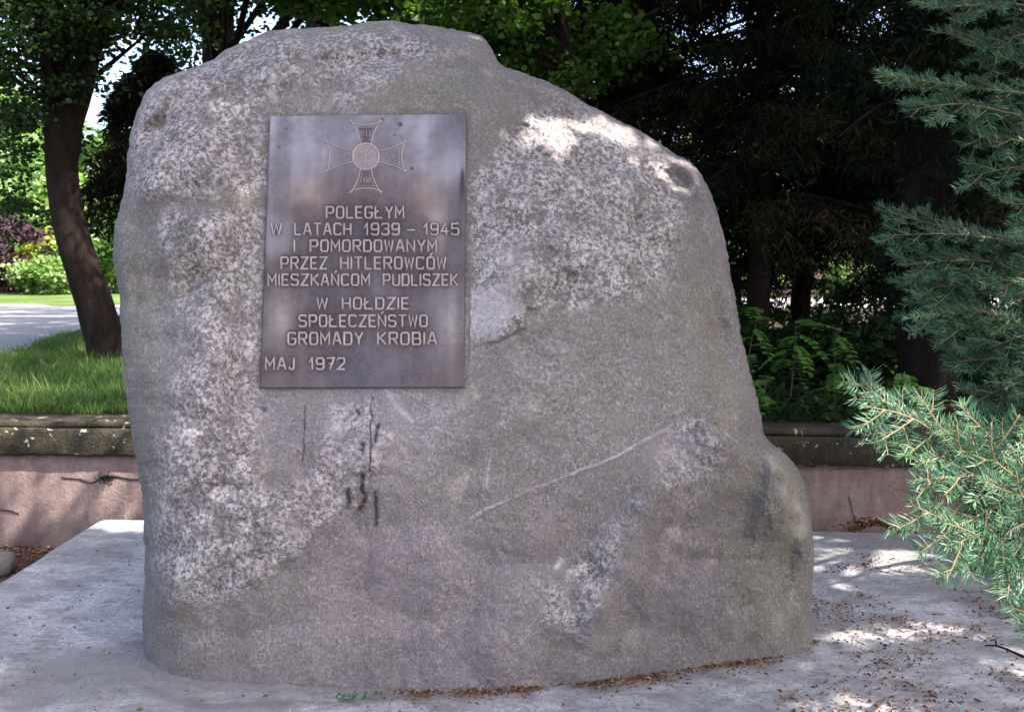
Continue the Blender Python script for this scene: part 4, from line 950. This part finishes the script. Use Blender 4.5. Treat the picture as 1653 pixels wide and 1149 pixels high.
# low dark understorey (yew and elder bushes), each a shrub
und = [(1.7, 10.6, 1.25, .9), (3.0, 10.0, 1.0, .8), (4.4, 10.4, 1.2, 1.0), (5.6, 9.8, 1.1, .9), (.6, 11.0, 1.2, .8), (2.4, 14.6, 1.3, 1.4), (5.2, 15.2, 1.5, 1.5), (-.4, 12.4, 1.3, .9)]
lbs = ['low dark bush next to the boulder edge behind the wall', 'low dark bush behind the pinnate seedlings', 'low dark bush left of the thick spruce trunk', 'low dark bush right of the thick spruce trunk', 'low dark bush hidden behind the boulder right half', 'wide dark bush deep in the wood', 'wide dark bush deep in the wood behind the fir', 'low dark bush hidden behind the boulder middle']
for i_, ((x_, y_, h_, r_), lb) in enumerate(zip(und, lbs)):
    h_ *= .66
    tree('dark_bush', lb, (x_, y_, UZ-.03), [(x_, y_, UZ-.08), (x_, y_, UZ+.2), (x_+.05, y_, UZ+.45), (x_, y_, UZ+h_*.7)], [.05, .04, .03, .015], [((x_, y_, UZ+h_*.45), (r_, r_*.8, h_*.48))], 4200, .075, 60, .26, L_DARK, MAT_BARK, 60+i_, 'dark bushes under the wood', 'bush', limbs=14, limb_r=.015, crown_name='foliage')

rg = np.random.RandomState(90); n = 9000
gx_ = rg.uniform(.2, 6.5, n); gy_ = 7.12-.075*gx_+rg.rand(n)**1.3*3.4; cl = fbm(np.stack([gx_*1.6, gy_*1.6, gx_*0], -1), 3)
kk = cl+.15*rg.randn(n) > -.12; P_ = np.stack([gx_, gy_, UZ+.02+np.clip(.10+.22*cl, .02, .3)*rg.rand(n)], -1)[kk]
gc = link('ground_cover', leaves(P_, .055, np.clip(rg.rand(len(P_))*.8, 0, 1), rg, 'ground_cover', .1, 6, 1.2), L_DARK, kind='stuff'); tag(gc, 'dark low leafy ground cover in the shade behind the right end of the wall', 'ground cover')
# -- far sunlit trees
fr = [(-26, 52, 11, 5.0, L_BRIGHT, 'big bright green tree at the far left edge of the lawn'), (-25.5, 58, 10.5, 4.5, L_BRIGHT, 'bright green tree beyond the leaning trunk'), (-31, 60, 13, 6, L_MAPLE, 'tall mid green tree at the far left'), (-18.3, 50, 8.0, 3.6, L_MAPLE, 'green tree seen between the leaning trunk and the boulder'),
      (-5, 60, 9, 5, L_BRIGHT, 'bright green tree hidden behind the boulder'), (5, 54, 10, 5, L_BRIGHT, 'sunlit green tree glimpsed through the wood beside the boulder'), (13, 52, 10, 5, L_BRIGHT, 'sunlit green tree glimpsed through the middle of the wood'), (21, 54, 11, 5.5, L_BRIGHT, 'sunlit green tree glimpsed through the wood near the fir'), (-20.6, 48, 6.0, 2.4, L_BRIGHT, 'smaller bright tree left of the leaning trunk')]
for i_, (x_, y_, h_, r_, mt, lb) in enumerate(fr):
    bl = [((x_, y_, UZ+h_*.52), (r_, r_*.8, h_*.46)), ((x_-r_*.45, y_-1, UZ+h_*.35), (r_*.6, r_*.6, h_*.3)), ((x_+r_*.5, y_-1, UZ+h_*.4), (r_*.55, r_*.6, h_*.32))]
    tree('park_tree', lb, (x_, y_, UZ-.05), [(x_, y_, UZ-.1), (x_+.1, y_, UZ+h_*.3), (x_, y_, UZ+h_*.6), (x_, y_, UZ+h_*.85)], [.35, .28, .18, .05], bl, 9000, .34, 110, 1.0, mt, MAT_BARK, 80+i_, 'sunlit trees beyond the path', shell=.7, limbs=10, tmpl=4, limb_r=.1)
_far = [o_ for o_ in bpy.data.objects if o_.name.startswith('park_tree')]
for k_, (x_, y_) in enumerate([(-38, 50), (-47, 44), (-56, 36), (-44, 58), (-62, 26), (-66, 14), (32, 50), (42, 46), (50, 36), (56, 24), (27, 44), (-35, 42)]):
    o_ = _far[k_ % 4]; c_ = o_.copy(); COL.objects.link(c_); c_.location = (x_, y_, UZ-.05); c_.rotation_euler = (0, 0, k_*1.3); c_['label'] = 'tall park tree beyond the edge of the picture, across the lawn'; c_['group'] = 'trees beyond the edges of the picture'
    for ch_ in o_.children: d_ = ch_.copy(); COL.objects.link(d_); d_.parent = c_
sh = [(-20.6, 43, 3.4, 2.0, L_PURP, 'dark purple leaved bush at the far left edge'), (-19.4, 45, 2.8, 1.5, L_YEL, 'bright yellow green bush left of the leaning trunk'), (-17.6, 44, 2.4, 1.9, L_BRIGHT, 'green bush directly behind the leaning trunk'), (-15.3, 43, 3.2, 1.5, L_MAPLE, 'dark green bush right of the leaning trunk'),
      (-18.2, 41, 1.4, 1.1, L_BRIGHT, 'low green bush in front of the yellow one'), (-26, 50, 3, 2, L_BRIGHT, 'bright bush behind the purple one'), (9.0, 40, 3.0, 2.2, L_BRIGHT, 'sunlit bush glimpsed through the wood low on the right'), (14.5, 42, 3.4, 2.4, L_BRIGHT, 'pale green sunlit bush glimpsed through the wood')]
for i_, (x_, y_, h_, r_, mt, lb) in enumerate(sh):
    tree('park_bush', lb, (x_, y_, UZ-.05), [(x_, y_, UZ-.1), (x_, y_, UZ+h_*.2), (x_, y_, UZ+h_*.4), (x_, y_, UZ+h_*.6)], [.1, .08, .06, .03], [((x_, y_, UZ+h_*.48), (r_, r_*.8, h_*.5))], 4200, .20, 60, .5, mt, MAT_BARK, 120+i_, 'bushes beyond the path', 'bush', shell=.7, limbs=8, tmpl=4, crown_name='foliage')

# ================================================================= PINNATE SEEDLINGS behind the wall
L_PIN = leaf_mat('leaflets', (.028, .075, .016), (.062, .14, .030), (.15, .26, .06), .45)
def pinnate(rs, L, npair, lw):
    """a compound leaf lying along +Y, arching down, in local coordinates"""
    mb = MB(); s = np.linspace(0, 1, 12); ax = np.stack([.03*L*np.sin(s*3), s*L, .22*L*s-.55*L*s**2], -1)
    V, F = tube(ax, np.linspace(.0028, .001, 12), 4, False); mb.add(V, F, .9)
    for i in range(npair+1):
        t = .22+.78*i/npair; c = np.array([np.interp(t, s, ax[:, k]) for k in range(3)])
        for sg in ((-1, 1) if i < npair else (0,)):
            ll = lw*(1-.35*abs(t-.5)*1.4)*rs.uniform(.9, 1.1); d = unit(np.array([sg*1.0, .42 if sg else 1, -.12-.2*rs.rand()])); n_ = unit(np.array([0, .1, 1])+rs.normal(0, .18, 3)); n_ = unit(n_-d*(n_@d)); w = np.cross(d, n_)
            prof = [(0, 0), (.30, .25), (.36, .55), (.22, .88), (0, 1), (-.22, .88), (-.36, .55), (-.30, .25)]
            VV = np.array([c+d*(.004+y*ll)+w*x*ll+n_*(.12*abs(x))*ll for x, y in prof])
            mb.add(VV, np.array([[0, 1, 2, 3], [0, 3, 4, 4], [0, 4, 5, 6], [0, 6, 7, 7]])[[0, 2]].tolist() and np.array([[0, 1, 2, 3], [0, 5, 6, 7]]), rs.uniform(.25, .8))
            mb.add(VV[[0, 3, 4, 5]]+n_*.0001, np.array([[0, 1, 2, 3]]), rs.uniform(.25, .8))
    return mb.mesh('leaf')
rsp = np.random.RandomState(8)
leafmeshes = [pinnate(rsp, rsp.uniform(.26, .36), rsp.choice([6, 7, 8]), rsp.uniform(.055, .07)) for _ in range(6)]
for lm in leafmeshes: lm.materials.append(L_PIN)
seed_pl = [(1225, 520, 7.75, 'locust seedling touching the boulder edge above the wall, with one lit leaf', 7), (1285, 540, 7.9, 'leafy locust seedling right of the boulder, tallest of the row behind the wall', 9), (1350, 560, 8.1, 'dim locust seedling in the middle of the row behind the wall', 7),
           (1395, 640, 7.55, 'locust seedling arching over the coping beside the near fir twig', 8), (1240, 630, 7.5, 'small locust seedling low against the boulder above the coping', 6), (1460, 620, 7.9, 'locust seedling behind the tip of the near fir twig', 7), (1330, 640, 7.9, 'small dim locust seedling low behind the coping', 5)]
from mathutils import Matrix
for (a, c, y_, lb, nl) in seed_pl:
    top = atY(a, c-20, y_); base = np.array([top[0]+rsp.normal(0, .05), y_, UZ-.02])
    t = empty('locust_seedling', tuple(base), lb, 'plant', 'pinnate seedlings behind the wall')
    sp_ = smooth_path([base, (base+top)/2+rsp.normal(0, .03, 3), top], 10); mb = MB(); V, F = tube(sp_, np.linspace(.008, .003, 10), 6); mb.add(V, F)
    link('stem', mb.mesh('stem', True, origin=base), MAT_BARK2, t)
    for i_ in range(nl):
        f = .35+.65*(i_+1)/nl; p = np.array([np.interp(f, np.linspace(0, 1, 10), sp_[:, k]) for k in range(3)])
        o = link('leaf', leafmeshes[rsp.randint(6)], None, t); ang = i_*2.4+rsp.rand()*.8
        if i_ % 2 == 0: ang = rsp.uniform(math.pi*.75, math.pi*1.25)
        o.location = tuple(p-base); o.rotation_euler = (rsp.uniform(-.35, .25), rsp.uniform(-.3, .3), ang); o.scale = (1, 1, 1)

# ================================================================= FIR at the right
m = M('fir_twig_bark', .85, .2); m.col(m.mix(m.noise(60, 3), (.10, .075, .04), (.21, .155, .085))); MAT_TWIG = m.m
MAT_FIR = leaf_mat('fir_needles', (.008, .032, .015), (.037, .104, .046), (.16, .27, .13), .12, rough=.45, spec=.4, tcol=(1., 1.4, .9))
fir_base = np.array([3.9, 4.9, -.32])
fir = empty('fir_tree', tuple(fir_base), 'fir with blue-green needled boughs reaching in from the right edge', 'tree')
mb = MB(); V, F = tube(smooth_path([fir_base-[0, 0, .1], fir_base+[0, 0, 2], fir_base+[.05, 0, 4], fir_base+[0, .05, 6]], 20), np.linspace(.17, .05, 20), 16, True, .1, 4); mb.add(V, F)
link('trunk', mb.mesh('trunk', True, origin=fir_base), MAT_BARK, fir)
rf = np.random.RandomState(15)
def needles_on(P, N_, L, w, out, tipf):
    """needles along the polyline P with plane normal N_"""
    seg = np.linalg.norm(np.diff(P, axis=0), axis=1); tot = seg.sum(); n = int(tot/.0019)
    if n < 4: return
    s = np.sort(rf.rand(n)); cum = np.concatenate([[0], np.cumsum(seg)])/tot
    c = np.stack([np.interp(s, cum, P[:, k]) for k in range(3)], -1); tg = np.gradient(P, axis=0); tg = unit(np.stack([np.interp(s, cum, tg[:, k]) for k in range(3)], -1))
    nn = unit(N_-tg*(tg@N_)[:, None]); sd_ = np.cross(tg, nn); sg = rf.choice([-1, 1], n)
    ang = np.radians(rf.normal(58, 9, n))*(1-.55*sstep(.93, 1, s)); lift = rf.normal(.18, .28, n)
    d = tg*np.cos(ang)[:, None]+sd_*(sg*np.sin(ang))[:, None]+nn*lift[:, None]; d = unit(d)
    l = L*rf.uniform(.8, 1.12, n)*(1-.35*sstep(.9, 1, s)); wv = unit(np.cross(d, nn+rf.normal(0, .35, (n, 3))))*w
    bend = nn*(-.12*l)[:, None]*0+tg*(.12*l)[:, None]
    a = c; b = c+d*(l*.55)[:, None]; e = c+d*l[:, None]+bend
    V = np.stack([a-wv*.5, a+wv*.5, b+wv, e+wv*.25, e-wv*.25, b-wv], 1).reshape(-1, 3)
    i = np.arange(n)*6; F = np.concatenate([np.stack([i, i+1, i+2, i+5], -1), np.stack([i+5, i+2, i+3, i+4], -1)])
    t = np.clip(.36+rf.normal(0, .10, n)+tipf*sstep(.82, 1, s)*.6+rf.normal(0, .17), 0, 1)
    out.add(V, F, np.repeat(t, 6))
def shoot(P0, d, l, n_, bend, depth, wood, ndl, L, w, tipf, r=.0032):
    k = 8; s = np.linspace(0, 1, k)[:, None]; side = unit(np.cross(d, n_))
    P = P0+d*l*s+side*(bend*l)*s**2+n_*(-.06*l)*s**2
    V, F = tube(P, np.linspace(r, r*.45, k), 5); wood.add(V, F); needles_on(P, n_, L, w, ndl, tipf)
    if depth > 0 and l > .10:
        m_ = max(2, int(l/.045)); sgn = 1
        for i in range(m_):
            f = .18+.72*(i+.5)/m_; c = np.array([np.interp(f, s[:, 0], P[:, q]) for q in range(3)]); sgn = -sgn
            dd = unit(d*math.cos(.85)+side*sgn*math.sin(.85)+n_*rf.normal(-.03, .12)); ll = min(l*.62*(1-.55*f), .20)*rf.uniform(.75, 1.2)
            shoot(c, dd, ll, unit(n_+rf.normal(0, .18, 3)), sgn*-.12, depth-1, wood, ndl, L, w, tipf, r*.7)
def bough(pts, plane, L=.030, w=.00125, dens=1, maxl=.30, depth=1, tipf=.8, r=.006):
    P = smooth_path([atY(a, c, y) for a, c, y in pts], 16); wood = MB(); ndl = MB()
    J = min(JOINTS, key=lambda j: np.linalg.norm(j-P[0]))
    ep_ = smooth_path([J, (J+P[0])/2+[0, 0, .03]+rf.normal(0, .03, 3), P[0]], 8); V, F = tube(ep_, np.linspace(r*2.0, r*1.3, 8), 6); wood.add(V, F)
    for f_ in (3, 5, 6):
        if shaded_hole(ep_[f_], .05): continue
        d_ = unit(P[0]-J); s__ = unit(np.cross(d_, np.array(plane, float)))*(1 if f_ % 2 else -1); shoot(ep_[f_], unit(d_*.7+s__*.8), min(maxl, .2), unit(np.array(plane, float)), .1, 1, wood, ndl, L, w, tipf)
    V, F = tube(P, np.linspace(r*1.2, .002, 16), 6); wood.add(V, F)
    n_ = unit(np.array(plane, float)); seg = np.linalg.norm(np.diff(P, axis=0), axis=1); tot = seg.sum(); cum = np.concatenate([[0], np.cumsum(seg)])/tot
    needles_on(P[4:], n_, L, w, ndl, tipf)
    m_ = max(4, int(tot/.042*dens)); sgn = 1
    for i in range(m_):
        f = .02+.93*(i+.5)/m_; c = np.array([np.interp(f, cum, P[:, q]) for q in range(3)]); k = min(int(f*15), 14); tg = unit(P[k+1]-P[k]); side = unit(np.cross(tg, n_)); sgn = -sgn
        l = min(.10+.75*tot*(1-f)*.55, maxl)*rf.uniform(.75, 1.15)
        d = unit(tg*math.cos(.8)+side*sgn*math.sin(.8)+n_*rf.normal(0, .14)); shoot(c, d, l, unit(n_+rf.normal(0, .2, 3)), -sgn*.12, depth, wood, ndl, L, w, tipf)
    br = link('branch', wood.mesh('branch', True, origin=fir_base), MAT_TWIG, fir)
    link('needles', ndl.mesh('needles', origin=fir_base), MAT_FIR, br)
def shaded_hole(p_, m_):
    q_ = shadow0(p_); return bool((((q_[0]-HOLES_[:, 0])/(HOLES_[:, 2]+m_))**2+((q_[1]-HOLES_[:, 1])/(HOLES_[:, 3]+m_*.8))**2 < 1).any()) and p_[2] > 1.2
JOINTS = [np.array(j_) for j_ in ((1.85, 3.15, .98), (2.75, 4.15, 2.65), (2.75, 4.15, 2.25), (2.8, 4.45, 1.75), (2.8, 4.4, 1.3))]
for J_ in JOINTS:
    wood = MB(); ndl = MB(); root = np.array([fir_base[0], fir_base[1], J_[2]+.25]); lp = smooth_path([root, (root+J_)/2+[0, 0, .10], J_], 16)
    V, F = tube(lp, np.linspace(.030, .011, 16), 8, True, .15, 2); wood.add(V, F); d_ = unit(J_-root)
    for k_ in range(16):
        c_ = lp[3+int(k_*.75)]
        if shaded_hole(c_, .10): continue
        sg_ = 1 if k_ % 2 else -1; s__ = unit(np.cross(d_, (0, -.4, 1)))*sg_
        shoot(c_, unit(d_*.75+s__*.8+rf.normal(0, .12, 3)), rf.uniform(.22, .38), np.array([-.1, -.45, .88]), sg_*-.1, 1, wood, ndl, .035, .0018, .4)
    br = link('branch', wood.mesh('branch', True, origin=fir_base), MAT_TWIG, fir)
    if ndl.V: link('needles', ndl.mesh('needles', origin=fir_base), MAT_FIR, br)
FRONT = (-.25, -.75, .62); TOP = (-.1, -.55, .85)
near = [([(1700,905,2.85),(1610,800,2.8),(1530,715,2.75),(1465,672,2.7),(1393,655,2.68)], FRONT, .16),
        ([(1700,850,2.8),(1650,780,2.75),(1605,740,2.72),(1600,682,2.7)], FRONT, .12), ([(1640,830,2.8),(1590,770,2.75),(1552,730,2.72),(1545,690,2.7)], FRONT, .09),
        ([(1720,860,2.75),(1600,775,2.7),(1530,772,2.68),(1474,775,2.66)], FRONT, .10),
        ([(1730,900,2.72),(1620,820,2.68),(1550,845,2.66),(1472,815,2.64)], FRONT, .16), ([(1730,930,2.7),(1640,850,2.66),(1590,860,2.64),(1528,882,2.62)], FRONT, .14),
        ([(1740,960,2.68),(1670,880,2.64),(1620,900,2.62),(1590,925,2.6)], FRONT, .14), ([(1750,880,2.75),(1690,830,2.7),(1650,800,2.66),(1640,760,2.64)], FRONT, .16),
        ([(1760,1040,2.6),(1710,1010,2.56),(1680,1005,2.54),(1642,1008,2.52)], FRONT, .10), ([(1760,900,2.9),(1690,900,2.85),(1650,910,2.8),(1620,950,2.78)], FRONT, .14),
        ([(1760,780,2.9),(1700,740,2.85),(1660,735,2.8),(1625,750,2.78)], FRONT, .13), ([(1740,870,2.85),(1650,870,2.8),(1600,830,2.75),(1540,800,2.72)], FRONT, .14), ([(1740,820,2.8),(1680,800,2.8),(1620,790,2.75),(1560,780,2.72)], FRONT, .12),
        ([(1760,860,2.7),(1700,860,2.66),(1650,850,2.64),(1600,890,2.62)], FRONT, .14)]
for pts, pl_, ml in near: bough(pts, pl_, .036, .0012, .95, ml*.88, 1, .45, .0030)
mid_ = [([(1720,20,4.2),(1620,5,4.2),(1560,10,4.1),(1488,12,4.1)], .20), ([(1740,60,4.3),(1660,55,4.2),(1600,70,4.2),(1545,60,4.1)], .22), ([(1740,150,4.2),(1650,150,4.1),(1560,140,4.1),(1424,122,4.0)], .20),
        ([(1740,200,4.1),(1640,185,4.0),(1550,168,3.95),(1458,180,3.9)], .20), ([(1740,130,4.3),(1680,100,4.25),(1640,90,4.2),(1590,110,4.2)], .22), ([(1740,250,4.1),(1680,235,4.05),(1630,225,4.0),(1570,215,4.0)], .2),
        ([(1740,300,4.1),(1690,275,4.05),(1640,270,4.0),(1565,285,4.0)], .18), ([(1740,330,4.0),(1700,320,4.0),(1650,330,3.95),(1618,325,3.95)], .16),
        ([(1740,430,4.4),(1640,395,4.4),(1540,370,4.3),(1415,338,4.3)], .16), ([(1740,420,4.3),(1630,390,4.3),(1540,378,4.2),(1420,380,4.2)], .14), ([(1750,450,4.4),(1650,430,4.4),(1560,420,4.3),(1455,428,4.3)], .24),
        ([(1750,500,4.4),(1650,470,4.4),(1560,460,4.3),(1462,470,4.3)], .26), ([(1750,540,4.3),(1650,520,4.3),(1560,500,4.2),(1462,515,4.2)], .24), ([(1750,600,4.3),(1660,550,4.3),(1590,530,4.2),(1502,536,4.2)], .24),
        ([(1750,640,4.3),(1670,590,4.3),(1600,580,4.2),(1530,585,4.2)], .22), ([(1750,690,4.2),(1680,640,4.2),(1630,625,4.15),(1570,650,4.1)], .18), ([(1750,720,4.2),(1700,680,4.2),(1660,670,4.15),(1615,685,4.1)], .16),
        ([(1750,410,4.5),(1700,400,4.5),(1650,400,4.4),(1600,410,4.4)], .22), ([(1760,480,4.2),(1700,450,4.2),(1660,450,4.15),(1610,465,4.1)], .22), ([(1760,580,4.2),(1700,540,4.2),(1660,540,4.15),(1600,560,4.1)], .22), ([(1750,380,4.0),(1700,360,4.0),(1670,360,3.9),(1640,372,3.9)], .14), ([(1760,640,4.1),(1710,610,4.1),(1670,610,4.05),(1625,625,4.0)], .2)]
for pts, ml in mid_: bough(pts, TOP, .036, .0016, .85, ml*.68, 1, .45, .0042)

# ================================================================= SMALL THINGS
m = M('field_stone', .85, .3); m.col(m.mix(m.noise(14, 5, .7), (.07, .065, .058), (.17, .16, .15))); m.bump(m.noise(30, 5), .01, 1); MAT_ST = m.m
def stone(px, py, r, label, seed):
    c = atZ(float(px), float(py), -.31); n1, n2 = 24, 14; V = []
    for i in range(n2):
        for j in range(n1):
            a = j/n1*2*math.pi; b = (i/(n2-1)-.5)*math.pi; V.append((math.cos(b)*math.cos(a), math.cos(b)*math.sin(a), math.sin(b)))
    V = np.array(V); V = np.sign(V)*np.abs(V)**.8; V = V*(1+.30*fbm(V*1.3+seed, 3))[:, None]*np.array(r)
    i = np.arange(n2-1)[:, None]*n1; j = np.arange(n1)[None]; k = (j+1) % n1; F = np.stack([i+j, i+k, i+n1+k, i+n1+j], -1).reshape(-1, 4)
    o = link('field_stone', mk_mesh('field_stone', V, F, True), MAT_ST); o.location = (c[0], c[1], -.31+r[2]*.6); tag(o, label, 'stone')
stone(-8, 925, (.11, .09, .085), 'pale rough stone on the soil beside the left corner of the slab', 2)
# fallen forked twig
mb = MB()
tw = [atZ(a, b, 0.) for a, b in ((1652,1064),(1625,1052),(1606,1046),(1590,1046))]; tw = np.array(tw); tw[:, 2] += .012
V, F = tube(smooth_path(tw, 14), np.linspace(.006, .003, 14), 6, True, .2); mb.add(V, F)
tw2 = np.array([atZ(a, b, 0.) for a, b in ((1608,1047),(1606,1038),(1598,1040))]); tw2[:, 2] += .016
V, F = tube(smooth_path(tw2, 8), np.linspace(.004, .002, 8), 6); mb.add(V, F)
o = link('fallen_twig', mb.mesh('fallen_twig', True), MAT_BARK); tag(o, 'short forked dark twig lying on the slab near the lower right corner', 'twig')
# weed at the foot of the stone
q = atZ(585, 1130, 0.); wd = empty('ground_weed', (q[0], q[1], .0), 'small green creeping weed at the front foot of the boulder', 'plant')
mb = MB(); st_ = smooth_path([(-.09, 0, .008), (-.03, -.01, .012), (.04, .0, .02), (.12, .01, .05)], 12); V, F = tube(st_, np.linspace(.002, .001, 12), 5); mb.add(V, F)
link('stem', mb.mesh('stem'), leaf_mat('weed_stem', (.10, .14, .04), (.12, .16, .05), (.2, .22, .08), .1), wd)
rw = np.random.RandomState(3)
P_ = st_[rw.randint(0, 10, 46)]+rw.normal(0, .012, (46, 3))*[1.3, 1, .3]; P_[:, 2] = np.abs(P_[:, 2])+.008
link('foliage', leaves(P_, .016, rw.rand(46), rw, 'foliage', 0, 6, .8), leaf_mat('weed_leaf', (.03, .08, .04), (.06, .13, .07), (.11, .19, .10), .2), wd)
# moss tuft in the crack of the wall
mm_ = MB(); r = ray(171., 770.); t_ = 6.86/(r[1]+.075*r[0]); c = CAM+r*t_; rm = np.random.RandomState(5)
P_ = c+rm.normal(0, 1, (160, 3))*[.030, .008, .016]-[0, .012, 0]
link('moss_tuft', leaves(P_-WO, .014, rm.rand(160)*.6, rm, 'moss_tuft', .2, 4), L_DARK, wall, kind=None)
